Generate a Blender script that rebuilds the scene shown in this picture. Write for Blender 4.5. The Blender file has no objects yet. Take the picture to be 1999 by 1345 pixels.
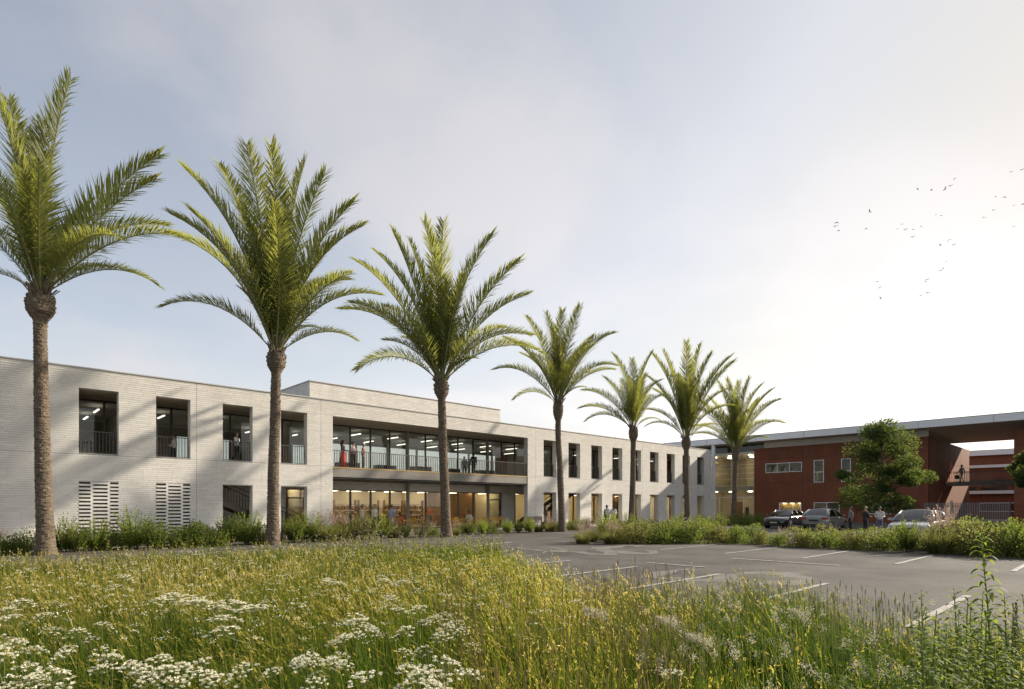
import bpy, bmesh, math, random
import numpy as np
from mathutils import Vector, Matrix

R = math.radians
random.seed(7)
rng = np.random.default_rng(7)
scene = bpy.context.scene
COL = scene.collection

# ------------------------------------------------------------------ camera
EYE = 1.65
AZ = R(46.55)                      # heading of the lens; X runs along the white facade, Y into it
cam_data = bpy.data.cameras.new('camera')
cam_data.sensor_fit = 'HORIZONTAL'
cam_data.sensor_width = 36.0
cam_data.lens = 36.0 * 1151 / 1999
cam_data.shift_y = 315.5 / 1999
cam_data.clip_start = 0.05
cam_data.clip_end = 4000
cam = bpy.data.objects.new('camera', cam_data)
COL.objects.link(cam)
cam.location = (0, 0, EYE)
cam.rotation_euler = (R(90), 0, AZ - R(90))
scene.camera = cam

# ------------------------------------------------------------------ sky and sun
SUN_AZ, SUN_EL = R(-19), R(26)
world = bpy.data.worlds.new('World')
scene.world = world
world.use_nodes = True
wt = world.node_tree
wt.nodes.clear()
def wn(t, **kw):
    n = wt.nodes.new(t)
    for k, v in kw.items(): setattr(n, k, v)
    return n
def wl(a, b): wt.links.new(a, b)
def wmath(op, a, b=None, c=None, clamp=False):
    n = wn('ShaderNodeMath', operation=op, use_clamp=clamp)
    for i, v in enumerate((a, b, c)):
        if v is None: continue
        if isinstance(v, (int, float)): n.inputs[i].default_value = v
        else: wl(v, n.inputs[i])
    return n.outputs[0]
sky = wn('ShaderNodeTexSky', sky_type='NISHITA')
sky.sun_disc = False
sky.sun_elevation = SUN_EL
sky.sun_rotation = R(90) - SUN_AZ
sky.air_density = 1.0
sky.dust_density = 1.2
sky.ozone_density = 1.0
tc = wn('ShaderNodeTexCoord')
sep = wn('ShaderNodeSeparateXYZ'); wl(tc.outputs['Generated'], sep.inputs[0])
# angle to the sun: the air whitens towards it
sd = (math.cos(SUN_AZ) * math.cos(SUN_EL), math.sin(SUN_AZ) * math.cos(SUN_EL), math.sin(SUN_EL))
dot = wn('ShaderNodeVectorMath', operation='DOT_PRODUCT')
wl(tc.outputs['Generated'], dot.inputs[0]); dot.inputs[1].default_value = sd
# cloud veil on a plane far overhead
zz = wmath('ADD', wmath('MAXIMUM', sep.outputs[2], 0.0), 0.22)
cx = wmath('DIVIDE', sep.outputs[0], zz); cy = wmath('DIVIDE', sep.outputs[1], zz)
cmb = wn('ShaderNodeCombineXYZ'); wl(cx, cmb.inputs[0]); wl(cy, cmb.inputs[1])
CLOUD_SHIFT = (9.35, 9.25, 0)
def cloud_noise(scale, detail, rough, dist, lo, hi, shift):
    mp = wn('ShaderNodeMapping'); wl(cmb.outputs[0], mp.inputs[0]); mp.inputs['Location'].default_value = shift
    nz = wn('ShaderNodeTexNoise'); nz.inputs['Scale'].default_value = scale; nz.inputs['Detail'].default_value = detail
    nz.inputs['Roughness'].default_value = rough; nz.inputs['Distortion'].default_value = dist
    wl(mp.outputs[0], nz.inputs['Vector'])
    mr = wn('ShaderNodeMapRange', interpolation_type='SMOOTHSTEP'); mr.inputs[1].default_value = lo; mr.inputs[2].default_value = hi
    wl(nz.outputs[0], mr.inputs[0]); return mr.outputs[0]
puffs = cloud_noise(0.80, 8, 0.50, 0.15, 0.46, 0.62, CLOUD_SHIFT)
wisps = cloud_noise(0.45, 8, 0.58, 0.6, 0.42, 0.74, (0.4, 7.0, 0))
# haze grows towards the horizon and towards the sun
hor = wmath('POWER', wmath('SUBTRACT', 1.0, wmath('MAXIMUM', sep.outputs[2], 0.0), clamp=True), 3.0)
glow = wmath('POWER', wmath('MULTIPLY_ADD', dot.outputs['Value'], 0.5, 0.5, clamp=True), 2.2)
veil = wmath('ADD', wmath('MULTIPLY', wisps, 0.15), wmath('ADD', wmath('MULTIPLY', hor, 0.55), wmath('MULTIPLY', glow, 0.52)), clamp=True)
vb = wmath('ADD', wmath('ADD', wmath('MULTIPLY', glow, 0.9), wmath('MULTIPLY', wmath('MULTIPLY', hor, glow), 5.5)), 2.95)         # veil radiance, sky units
vcol = wn('ShaderNodeMix', data_type='RGBA'); vcol.blend_type = 'MIX'
vcol.inputs[6].default_value = (1.01, 0.985, 1.01, 1); vcol.inputs[7].default_value = (1.11, 1.03, 0.89, 1)
wl(glow, vcol.inputs[0])
vm = wn('ShaderNodeVectorMath', operation='SCALE'); wl(vcol.outputs[2], vm.inputs[0]); wl(vb, vm.inputs['Scale'])
hs = wn('ShaderNodeHueSaturation'); hs.inputs['Saturation'].default_value = 0.68; wl(sky.outputs[0], hs.inputs['Color'])
lum = wn('ShaderNodeVectorMath', operation='DOT_PRODUCT'); lum.inputs[1].default_value = (.3, .5, .2); wl(hs.outputs[0], lum.inputs[0])
cap = wn('ShaderNodeVectorMath', operation='SCALE'); wl(hs.outputs[0], cap.inputs[0]); wl(wmath('MINIMUM', wmath('DIVIDE', 3.9, wmath('MAXIMUM', lum.outputs['Value'], 0.01)), 1.0), cap.inputs['Scale'])
mx0 = wn('ShaderNodeMix', data_type='RGBA'); wl(veil, mx0.inputs[0]); wl(cap.outputs[0], mx0.inputs[6]); wl(vm.outputs[0], mx0.inputs[7])
pm = wmath('MULTIPLY', puffs, 0.62)
pc = wn('ShaderNodeVectorMath', operation='SCALE'); pc.inputs[0].default_value = (1.03, 0.99, 1.0); wl(wmath('ADD', vb, 0.35), pc.inputs['Scale'])
mx = wn('ShaderNodeMix', data_type='RGBA'); wl(pm, mx.inputs[0]); wl(mx0.outputs[2], mx.inputs[6]); wl(pc.outputs[0], mx.inputs[7])
bg = wn('ShaderNodeBackground'); bg.inputs['Strength'].default_value = 0.089
wl(mx.outputs[2], bg.inputs['Color'])
wo = wn('ShaderNodeOutputWorld'); wl(bg.outputs[0], wo.inputs['Surface'])

sun_data = bpy.data.lights.new('sun', 'SUN')
sun_data.energy = 3.7
sun_data.angle = R(1.2)
sun_data.color = (1.0, 0.87, 0.70)
sun = bpy.data.objects.new('sun', sun_data)
COL.objects.link(sun)
sun.rotation_euler = Vector(sd).to_track_quat('Z', 'Y').to_euler()
sun.location = (60, -30, 40)

scene.view_settings.view_transform = 'Standard'
scene.view_settings.look = 'None'
scene.view_settings.gamma = 1.0
scene.view_settings.use_curve_mapping = False
scene.view_settings.exposure = 1.14
scene.render.engine = 'CYCLES'
scene.cycles.use_denoising = True
scene.cycles.max_bounces = 6
scene.cycles.diffuse_bounces = 4
scene.cycles.glossy_bounces = 3
scene.cycles.transmission_bounces = 4
scene.cycles.transparent_max_bounces = 16
scene.cycles.sample_clamp_indirect = 6.0

# ------------------------------------------------------------------ measuring helpers (photo pixel -> place)
FX, FY = math.cos(AZ), math.sin(AZ)
RX, RY = math.sin(AZ), -math.cos(AZ)
def ray(u):
    t = (u - 1000.0) / 1151.0
    return FX + RX * t, FY + RY * t
def on_y(u, Y):                     # X where the sight line of column u meets the plane Y
    a, b = ray(u); return Y / b * a
def on_x(u, X):
    a, b = ray(u); return X / a * b
def depth(x, y): return FX * x + FY * y
def ground(u, v):
    s = EYE * 1151.0 / (v - 988.0); a, b = ray(u)
    return s * a, s * b
def at(u, s):
    a, b = ray(u); return s * a, s * b
def zat(v, s): return EYE + (988.0 - v) * s / 1151.0

# ------------------------------------------------------------------ object helpers
def link(o, parent=None):
    COL.objects.link(o)
    if parent is not None: o.parent = parent
    return o
def tag(o, label=None, cat=None, group=None, kind=None):
    if label: o['label'] = label
    if cat: o['category'] = cat
    if group: o['group'] = group
    if kind: o['kind'] = kind
    return o
def empty(name, loc=(0, 0, 0), rz=0.0, label=None, cat=None, group=None, scale=1.0):
    o = bpy.data.objects.new(name, None)
    o.empty_display_size = 0.2
    COL.objects.link(o)
    o.location = loc; o.rotation_euler = (0, 0, rz); o.scale = (scale,) * 3
    return tag(o, label, cat, group)
def mesh_obj(name, me, parent=None, loc=None, rot=None, scale=None):
    o = bpy.data.objects.new(name, me)
    link(o, parent)
    if loc is not None: o.location = loc
    if rot is not None: o.rotation_euler = rot
    if scale is not None: o.scale = (scale,) * 3 if isinstance(scale, (int, float)) else scale
    return o
def copy_tree(o, parent=None):
    c = o.copy(); COL.objects.link(c)
    if parent is not None: c.parent = parent
    for ch in list(o.children): copy_tree(ch, c)
    return c

def np_mesh(name, V, polys, mats=(), smooth=False, mat_idx=None, attrs=None):
    """V (n,3); polys: list of (m,k) index arrays."""
    me = bpy.data.meshes.new(name)
    V = np.asarray(V, dtype=np.float32)
    me.vertices.add(len(V)); me.vertices.foreach_set('co', V.ravel())
    loops = np.concatenate([np.asarray(p, dtype=np.int32).ravel() for p in polys])
    sizes = np.concatenate([np.full(len(p), np.asarray(p).shape[1], dtype=np.int32) for p in polys])
    starts = np.concatenate([[0], np.cumsum(sizes)[:-1]]).astype(np.int32)
    me.loops.add(len(loops)); me.loops.foreach_set('vertex_index', loops)
    me.polygons.add(len(sizes)); me.polygons.foreach_set('loop_start', starts)
    me.polygons.foreach_set('loop_total', sizes)
    me.polygons.foreach_set('use_smooth', np.full(len(sizes), bool(smooth)))
    for m in mats: me.materials.append(m)
    if mat_idx is not None: me.polygons.foreach_set('material_index', np.asarray(mat_idx, dtype=np.int32))
    if attrs:
        for k, a in attrs.items():
            at_ = me.attributes.new(k, 'FLOAT', 'POINT'); at_.data.foreach_set('value', np.asarray(a, dtype=np.float32))
    me.update(calc_edges=True); me.validate()
    return me

class MB:
    """collects boxes, bars and tubes into one mesh"""
    def __init__(self): self.v = []; self.f = []; self.m = []; self.cur = 0
    def box(self, x0, x1, y0, y1, z0, z1, skip=''):
        n = len(self.v)
        self.v += [(x0,y0,z0),(x1,y0,z0),(x1,y1,z0),(x0,y1,z0),(x0,y0,z1),(x1,y0,z1),(x1,y1,z1),(x0,y1,z1)]
        fs = {'b':(3,2,1,0),'t':(4,5,6,7),'f':(0,1,5,4),'k':(2,3,7,6),'r':(1,2,6,5),'l':(3,0,4,7)}
        for k, q in fs.items():
            if k in skip: continue
            self.f.append(tuple(n + i for i in q)); self.m.append(self.cur)
        return self
    def quad(self, a, b, c, d):
        n = len(self.v); self.v += [tuple(a), tuple(b), tuple(c), tuple(d)]
        self.f.append((n, n+1, n+2, n+3)); self.m.append(self.cur); return self
    def poly(self, pts):
        n = len(self.v); self.v += [tuple(p) for p in pts]
        self.f.append(tuple(range(n, n + len(pts)))); self.m.append(self.cur); return self
    def bar(self, p, q, w=0.05, h=0.05, up=(0, 0, 1)):
        p = Vector(p); q = Vector(q); d = (q - p).normalized(); up = Vector(up)
        if abs(d.dot(up)) > 0.99: up = Vector((1, 0, 0))
        s = d.cross(up).normalized() * (w / 2); t = s.cross(d).normalized() * (h / 2)
        n = len(self.v)
        for c in (p, q): self.v += [tuple(c - s - t), tuple(c + s - t), tuple(c + s + t), tuple(c - s + t)]
        for q4 in ((0,1,2,3),(7,6,5,4),(0,4,5,1),(1,5,6,2),(2,6,7,3),(3,7,4,0)):
            self.f.append(tuple(n + i for i in q4)); self.m.append(self.cur)
        return self
    def tube(self, pts, rad, n=8, cap=True):
        pts = [Vector(p) for p in pts]
        if isinstance(rad, (int, float)): rad = [rad] * len(pts)
        base = len(self.v); prev = None
        for i, p in enumerate(pts):
            a = pts[max(i-1, 0)]; b = pts[min(i+1, len(pts)-1)]
            d = (b - a).normalized()
            if prev is None:
                up = Vector((0, 0, 1)) if abs(d.z) < 0.9 else Vector((1, 0, 0))
                s = d.cross(up).normalized()
            else:
                s = (prev - d * prev.dot(d)).normalized()
            prev = s; t = d.cross(s)
            for k in range(n):
                a_ = 2 * math.pi * k / n
                self.v.append(tuple(p + (s * math.cos(a_) + t * math.sin(a_)) * rad[i]))
        for i in range(len(pts) - 1):
            for k in range(n):
                k2 = (k + 1) % n
                self.f.append((base+i*n+k, base+i*n+k2, base+(i+1)*n+k2, base+(i+1)*n+k)); self.m.append(self.cur)
        if cap:
            self.f.append(tuple(base + k for k in reversed(range(n)))); self.m.append(self.cur)
            e = base + (len(pts)-1)*n
            self.f.append(tuple(e + k for k in range(n))); self.m.append(self.cur)
        return self
    def lathe(self, prof, n=16, c=(0, 0, 0)):
        base = len(self.v)
        for r_, z in prof:
            for k in range(n):
                a = 2*math.pi*k/n; self.v.append((c[0]+r_*math.cos(a), c[1]+r_*math.sin(a), c[2]+z))
        for i in range(len(prof)-1):
            for k in range(n):
                k2 = (k+1) % n
                self.f.append((base+i*n+k, base+i*n+k2, base+(i+1)*n+k2, base+(i+1)*n+k)); self.m.append(self.cur)
        return self
    def grid(self, P):
        """P[i][j] points"""
        base = len(self.v); ni = len(P); nj = len(P[0])
        for row in P: self.v += [tuple(p) for p in row]
        for i in range(ni-1):
            for j in range(nj-1):
                self.f.append((base+i*nj+j, base+i*nj+j+1, base+(i+1)*nj+j+1, base+(i+1)*nj+j)); self.m.append(self.cur)
        return self
    def mesh(self, name, mats, smooth=False):
        me = bpy.data.meshes.new(name)
        me.from_pydata(self.v, [], self.f)
        for m in (mats if isinstance(mats, (list, tuple)) else [mats]): me.materials.append(m)
        me.polygons.foreach_set('material_index', self.m)
        if smooth: me.polygons.foreach_set('use_smooth', [True] * len(self.f))
        me.update()
        return me
    def build(self, name, mats, parent=None, smooth=False, loc=None, rot=None):
        return mesh_obj(name, self.mesh(name, mats, smooth), parent, loc, rot)

# ------------------------------------------------------------------ materials
M = {}
def mat(name, col, rough=0.7, var=0.12, scale=6.0, bump=0.0, bscale=None, metal=0.0, island=0.0, spec=0.5,
        trans=None, tfac=0.4, objvar=0.0, emit=None, estr=0.0, coat=0.0, stretch=None, col2=None):
    m = bpy.data.materials.new(name); m.use_nodes = True
    nt = m.node_tree; nt.nodes.clear()
    N = lambda t: nt.nodes.new(t)
    L = lambda a, b: nt.links.new(a, b)
    out = N('ShaderNodeOutputMaterial'); p = N('ShaderNodeBsdfPrincipled')
    p.inputs['Roughness'].default_value = rough; p.inputs['Metallic'].default_value = metal
    p.inputs['Specular IOR Level'].default_value = spec; p.inputs['Coat Weight'].default_value = coat
    t = N('ShaderNodeTexCoord'); mp = N('ShaderNodeMapping'); L(t.outputs['Object'], mp.inputs[0])
    if stretch: mp.inputs['Scale'].default_value = stretch
    no = N('ShaderNodeTexNoise'); no.inputs['Scale'].default_value = scale; no.inputs['Detail'].default_value = 6
    no.inputs['Roughness'].default_value = 0.6
    L(mp.outputs[0], no.inputs['Vector'])
    mix = N('ShaderNodeMix'); mix.data_type = 'RGBA'
    a = tuple(max(0, c * (1 - var)) for c in col[:3]) + (1,)
    b = tuple(min(1, c * (1 + var)) for c in col[:3]) + (1,)
    if col2: b = tuple(col2[:3]) + (1,)
    mix.inputs[6].default_value = a; mix.inputs[7].default_value = b
    cr = N('ShaderNodeMapRange'); cr.inputs[1].default_value = 0.3; cr.inputs[2].default_value = 0.7
    L(no.outputs[0], cr.inputs[0]); L(cr.outputs[0], mix.inputs[0])
    cout = mix.outputs[2]
    def scaled(cin, facsock, amt):
        mr = N('ShaderNodeMapRange'); mr.inputs[3].default_value = 1 - amt; mr.inputs[4].default_value = 1 + amt
        L(facsock, mr.inputs[0])
        vm = N('ShaderNodeVectorMath'); vm.operation = 'SCALE'
        L(cin, vm.inputs[0]); L(mr.outputs[0], vm.inputs['Scale']); return vm.outputs[0]
    if island:
        g = N('ShaderNodeNewGeometry'); cout = scaled(cout, g.outputs['Random Per Island'], island)
    if objvar:
        oi = N('ShaderNodeObjectInfo'); cout = scaled(cout, oi.outputs['Random'], objvar)
    L(cout, p.inputs['Base Color'])
    if emit:
        p.inputs['Emission Color'].default_value = tuple(emit) + (1,); p.inputs['Emission Strength'].default_value = estr
    if bump:
        n2 = N('ShaderNodeTexNoise'); n2.inputs['Scale'].default_value = bscale or scale * 4; n2.inputs['Detail'].default_value = 5
        L(mp.outputs[0], n2.inputs['Vector'])
        bp = N('ShaderNodeBump'); bp.inputs['Strength'].default_value = bump; bp.inputs['Distance'].default_value = 0.02
        L(n2.outputs[0], bp.inputs['Height']); L(bp.outputs[0], p.inputs['Normal'])
    if trans:
        tr = N('ShaderNodeBsdfTranslucent')
        tc_ = tuple(trans) + (1,)
        vm = N('ShaderNodeMix'); vm.data_type = 'RGBA'; vm.inputs[0].default_value = 0.75
        L(cout, vm.inputs[6]); vm.inputs[7].default_value = tc_
        L(vm.outputs[2], tr.inputs['Color'])
        ms = N('ShaderNodeMixShader'); ms.inputs[0].default_value = tfac
        L(p.outputs[0], ms.inputs[1]); L(tr.outputs[0], ms.inputs[2]); L(ms.outputs[0], out.inputs[0])
    else:
        L(p.outputs[0], out.inputs[0])
    M[name] = m
    return m
def tinted(name, stops, rough=0.55, trans_gain=1.6, tfac=0.45):
    """leaf material whose hue follows the 'tint' value each plant was given"""
    m = bpy.data.materials.new(name); m.use_nodes = True
    nt = m.node_tree; nt.nodes.clear(); N = nt.nodes.new; L = nt.links.new
    out = N('ShaderNodeOutputMaterial'); p = N('ShaderNodeBsdfPrincipled'); p.inputs['Roughness'].default_value = rough
    p.inputs['Specular IOR Level'].default_value = 0.10
    a = N('ShaderNodeAttribute'); a.attribute_name = 'tint'
    cr = N('ShaderNodeValToRGB'); L(a.outputs['Fac'], cr.inputs[0])
    e = cr.color_ramp.elements
    e[0].position = stops[0][0]; e[0].color = tuple(stops[0][1]) + (1,)
    e[1].position = stops[-1][0]; e[1].color = tuple(stops[-1][1]) + (1,)
    for pos, c in stops[1:-1]:
        x = e.new(pos); x.color = tuple(c) + (1,)
    L(cr.outputs[0], p.inputs['Base Color'])
    tr = N('ShaderNodeBsdfTranslucent'); vm = N('ShaderNodeVectorMath'); vm.operation = 'MULTIPLY'
    vm.inputs[1].default_value = (trans_gain, trans_gain * 1.0, trans_gain * 0.6)
    L(cr.outputs[0], vm.inputs[0]); L(vm.outputs[0], tr.inputs['Color'])
    ms = N('ShaderNodeMixShader'); ms.inputs[0].default_value = tfac
    L(p.outputs[0], ms.inputs[1]); L(tr.outputs[0], ms.inputs[2]); L(ms.outputs[0], out.inputs[0])
    M[name] = m; return m
def glass(name, tint=(0.8, 0.85, 0.85), base=0.05, rough=0.0):
    m = bpy.data.materials.new(name); m.use_nodes = True
    nt = m.node_tree; nt.nodes.clear(); N = nt.nodes.new; L = nt.links.new
    out = N('ShaderNodeOutputMaterial'); tr = N('ShaderNodeBsdfTransparent'); gl = N('ShaderNodeBsdfGlossy')
    tr.inputs[0].default_value = tuple(tint) + (1,); gl.inputs['Roughness'].default_value = rough
    geo = N('ShaderNodeNewGeometry'); dp = N('ShaderNodeVectorMath'); dp.operation = 'DOT_PRODUCT'
    L(geo.outputs['Normal'], dp.inputs[0]); L(geo.outputs['Incoming'], dp.inputs[1])
    ab = N('ShaderNodeMath'); ab.operation = 'ABSOLUTE'; L(dp.outputs['Value'], ab.inputs[0])
    om = N('ShaderNodeMath'); om.operation = 'SUBTRACT'; om.inputs[0].default_value = 1.0; L(ab.outputs[0], om.inputs[1])
    pw = N('ShaderNodeMath'); pw.operation = 'POWER'; L(om.outputs[0], pw.inputs[0]); pw.inputs[1].default_value = 4.5
    ad = N('ShaderNodeMath'); ad.operation = 'MULTIPLY_ADD'; ad.inputs[1].default_value = .9; ad.inputs[2].default_value = base; ad.use_clamp = True
    L(pw.outputs[0], ad.inputs[0])
    ms = N('ShaderNodeMixShader'); L(ad.outputs[0], ms.inputs[0]); L(tr.outputs[0], ms.inputs[1]); L(gl.outputs[0], ms.inputs[2])
    L(ms.outputs[0], out.inputs[0]); M[name] = m; return m

mat('brick_white', (0.69, 0.672, 0.635), 0.8, 0.07, 1.1, 0.25, 60, island=0.07, stretch=(1, 1, .3))
mat('mortar', (0.55, 0.535, 0.505), 0.9, 0.10, 4.0, 0.2, 40)
mat('coping_metal', (0.50, 0.50, 0.50), 0.45, 0.06, 2.0, metal=0.3)
mat('concrete', (0.24, 0.225, 0.205), 0.8, 0.14, 1.5, 0.15, 30)
mat('soffit_board', (0.50, 0.43, 0.35), 0.75, 0.12, 3.0, 0.05, 30)
mat('dark_metal', (0.075, 0.065, 0.055), 0.45, 0.1, 6, metal=0.4)
mat('rail_metal', (0.095, 0.086, 0.076), 0.45, 0.08, 6, metal=0.35)
mat('brass_edge', (0.50, 0.36, 0.14), 0.45, 0.08, 6, metal=0.5)
mat('timber', (0.24, 0.13, 0.06), 0.6, 0.25, 3, 0.1, 30, stretch=(1, 1, 0.15))
mat('cream_wall', (0.66, 0.58, 0.42), 0.85, 0.04, 2)
mat('room_wall', (0.50, 0.48, 0.43), 0.85, 0.04, 2)
mat('room_floor', (0.42, 0.38, 0.32), 0.5, 0.10, 2)
mat('room_ceiling', (0.72, 0.70, 0.66), 0.9, 0.03, 2)
mat('lamp_strip', (0.9, 0.9, 0.85), 0.5, 0, emit=(1.0, 0.92, 0.78), estr=1.1)
mat('lamp_warm', (0.9, 0.9, 0.85), 0.5, 0, emit=(1.0, 0.80, 0.50), estr=7.5)
mat('lamp_hall', (0.9, 0.9, 0.85), 0.5, 0, emit=(1.0, 0.86, 0.64), estr=8.0)
mat('red_cladding', (0.185, 0.055, 0.021), 0.7, 0.20, 1.1, 0.15, 25, objvar=0.08, stretch=(1, 1, .35))
mat('grey_panel', (0.55, 0.53, 0.50), 0.7, 0.06, 1.0)
mat('fascia_metal', (0.74, 0.74, 0.75), 0.5, 0.05, 1.0, metal=0.25)
mat('fence_metal', (0.26, 0.25, 0.235), 0.5, 0.06, 4)
mat('white_frame', (0.72, 0.71, 0.68), 0.5, 0.03, 4)
mat('roof_felt', (0.20, 0.20, 0.20), 0.9, 0.15, 2)
mat('orange_blind', (0.55, 0.14, 0.05), 0.7, 0.05, 3)
mat('curtain', (0.55, 0.40, 0.18), 0.8, 0.2, 8, stretch=(1, 6, 0.1))
mat('asphalt', (0.046, 0.044, 0.041), 0.82, 0.3, 0.42, 0.45, 120, col2=(0.112, 0.105, 0.094))
mat('paint_white', (0.22, 0.215, 0.20), 0.8, 0.1, 7.0, 0.2, 90, col2=(0.48, 0.47, 0.44))
mat('soil', (0.060, 0.048, 0.034), 0.95, 0.3, 3, 0.5, 30)
mat('ground_earth', (0.075, 0.080, 0.038), 0.95, 0.35, 0.5, 0.3, 10)
mat('meadow_soil', (0.050, 0.058, 0.022), 0.95, 0.35, 2, 0.5, 20)
mat('terrace_paving', (0.30, 0.285, 0.26), 0.8, 0.10, 2, 0.1, 40, island=0.10)
mat('palm_bark', (0.130, 0.100, 0.070), 0.95, 0.55, 5, 1.0, 26, stretch=(1,1,2.2))
mat('palm_boot', (0.150, 0.118, 0.085), 0.9, 0.3, 9, 0.5, 40, island=0.30)
mat('rachis', (0.16, 0.155, 0.055), 0.55, 0.15, 6)
mat('palm_leaf', (0.098, 0.128, 0.040), 0.40, 0.22, 1.2, island=0.30, trans=(0.58, 0.60, 0.12), tfac=0.45, objvar=0.28, col2=(0.150, 0.165, 0.052), spec=0.25)
mat('shrub_leaf', (0.060, 0.090, 0.024), 0.5, 0.25, 2, island=0.40, trans=(0.36, 0.44, 0.07), tfac=0.45, objvar=0.25, spec=0.12)
mat('shrub_leaf_olive', (0.085, 0.095, 0.036), 0.55, 0.25, 2, island=0.40, trans=(0.42, 0.42, 0.11), tfac=0.45, objvar=0.22, spec=0.12)
mat('shrub_leaf_bright', (0.085, 0.125, 0.028), 0.5, 0.25, 2, island=0.35, trans=(0.50, 0.60, 0.08), tfac=0.48, objvar=0.2, spec=0.12)
mat('tree_leaf', (0.042, 0.066, 0.024), 0.6, 0.25, 1.0, island=0.35, trans=(0.26, 0.34, 0.06), tfac=0.40, spec=0.12)
mat('twig', (0.10, 0.075, 0.05), 0.9, 0.2, 8, 0.3)
mat('plume', (0.36, 0.26, 0.22), 0.8, 0.2, 6, island=0.25, trans=(0.5, 0.38, 0.3), tfac=0.4)
mat('petal', (0.80, 0.78, 0.64), 0.7, 0.04, 5, island=0.08, trans=(0.85, 0.85, 0.6), tfac=0.35, spec=0.12)
mat('petal_pale', (0.60, 0.56, 0.46), 0.75, 0.1, 5, island=0.15, trans=(0.6, 0.55, 0.4), tfac=0.35, spec=0.12)
mat('umbel_stem', (0.15, 0.18, 0.05), 0.6, 0.15, 10, trans=(0.3, 0.38, 0.08), tfac=0.2)
mat('weed_leaf', (0.088, 0.132, 0.022), 0.62, 0.2, 12, island=0.25, trans=(0.46, 0.60, 0.06), tfac=0.45, spec=0.25)
mat('seed_head', (0.30, 0.25, 0.13), 0.8, 0.2, 9, island=0.3, trans=(0.5, 0.38, 0.16), tfac=0.4)
mat('skin', (0.42, 0.26, 0.18), 0.6, 0.05, 20)
mat('skin_dark', (0.12, 0.065, 0.042), 0.6, 0.05, 20)
for n_, c_ in dict(cloth_white=(0.68,0.67,0.65), cloth_black=(0.018,0.018,0.02), cloth_red=(0.42,0.045,0.03), cloth_grey=(0.20,0.17,0.17),
                   cloth_brown=(0.20,0.105,0.08), cloth_blue=(0.28,0.32,0.46), cloth_navy=(0.035,0.04,0.06), cloth_cream=(0.55,0.48,0.34),
                   cloth_lilac=(0.42,0.40,0.52), cloth_jean=(0.10,0.12,0.17), cloth_orange=(0.50,0.13,0.05), cloth_pale=(0.50,0.50,0.49)).items():
    mat(n_, c_, 0.85, 0.08, 10)
mat('hair_dark', (0.022, 0.016, 0.012), 0.55, 0.2, 40)
mat('hair_brown', (0.075, 0.045, 0.025), 0.55, 0.2, 40)
mat('hair_fair', (0.26, 0.17, 0.085), 0.55, 0.2, 40)
mat('yellow_metal', (0.62, 0.36, 0.03), 0.45, 0.05, 5)
mat('car_dark', (0.020, 0.017, 0.026), 0.25, 0.05, 2, metal=0.3, coat=1.0)
mat('car_silver', (0.24, 0.25, 0.245), 0.3, 0.04, 2, metal=0.5, coat=0.8)
mat('car_white', (0.40, 0.41, 0.43), 0.28, 0.03, 2, coat=1.0)
mat('tyre', (0.018, 0.018, 0.018), 0.9, 0.1, 20)
mat('rim_alloy', (0.45, 0.45, 0.46), 0.3, 0.03, 4, metal=0.9)
mat('plastic_black', (0.02, 0.02, 0.02), 0.5, 0.1, 10)
mat('lamp_red', (0.35, 0.02, 0.012), 0.2, 0.1, 20, coat=1)
mat('lamp_clear', (0.65, 0.66, 0.68), 0.12, 0.1, 20, coat=1)
mat('plate_cream', (0.55, 0.50, 0.30), 0.5, 0.05, 10)
mat('bird_dark', (0.045, 0.045, 0.05), 0.8, 0.1, 20)
mat('book', (0.30, 0.17, 0.08), 0.7, 0.3, 20, island=0.7)
glass('window_glass', (0.86, 0.88, 0.86), 0.04)
glass('car_glass', (0.22, 0.24, 0.25), 0.12)
tinted('meadow_blade', [(0.0, (0.016, 0.036, 0.007)), (0.30, (0.048, 0.088, 0.014)), (0.55, (0.135, 0.155, 0.022)), (0.78, (0.27, 0.225, 0.058)), (1.0, (0.46, 0.38, 0.18))], 0.7, 2.15, 0.47)

# ================================================================== SETTING
def sheet(name, pts, z, m, kind='structure'):
    mb = MB(); mb.poly([(x, y, z) for x, y in pts])
    return tag(mb.build(name, M[m]), kind=kind)
sheet('ground', [(-1500,-1500),(1500,-1500),(1500,1500),(-1500,1500)], -0.03, 'ground_earth')
car_park = sheet('car_park', [(6.4,-60),(64.5,-60),(64.5,18.3),(8.56,18.3),(8.56,14.99),(6.4,14.99)], 0.0, 'asphalt')
sheet('path', [(-60,15.0),(8.55,15.0),(8.55,18.301),(64.5,18.301),(64.5,25.0),(-60,25.0)], 0.0, 'asphalt')
sheet('planting_bed', [(-30,25.0),(38,25.0),(60,25.0),(60,30.2),(-30,30.2)], 0.006, 'soil')
sheet('planting_bed', [(43,20.5),(60,20.5),(60,24.98),(43,24.98)], 0.006, 'soil')
sheet('planting_bed', [(19.2,17.2),(20.6,14.8),(24.0,12.6),(24.0,-40),(27.6,-40),(27.6,9),(30.5,18.0),(25,20.2)], 0.006, 'soil')
sheet('meadow_ground', [(-40,-20),(8.6,-20),(8.4,0),(8.0,2.7),(7.3,4.5),(7.05,6),(8.4,8.2),(9.6,10.5),(12.0,13.5),(14.6,15.6),(15.4,17.2),(13.6,18.2),(9.0,18.0),(5.5,15.9),(3,15.6),(-40,15.6)], 0.008, 'meadow_soil')
sheet('terrace_paving', [(-30,30.2),(66,30.2),(66,44),(-30,44)], 0.003, 'terrace_paving')
sheet('courtyard_paving', [(64.5,-40),(140,-40),(140,30.1),(64.5,30.1)], 0.003, 'terrace_paving')

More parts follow.
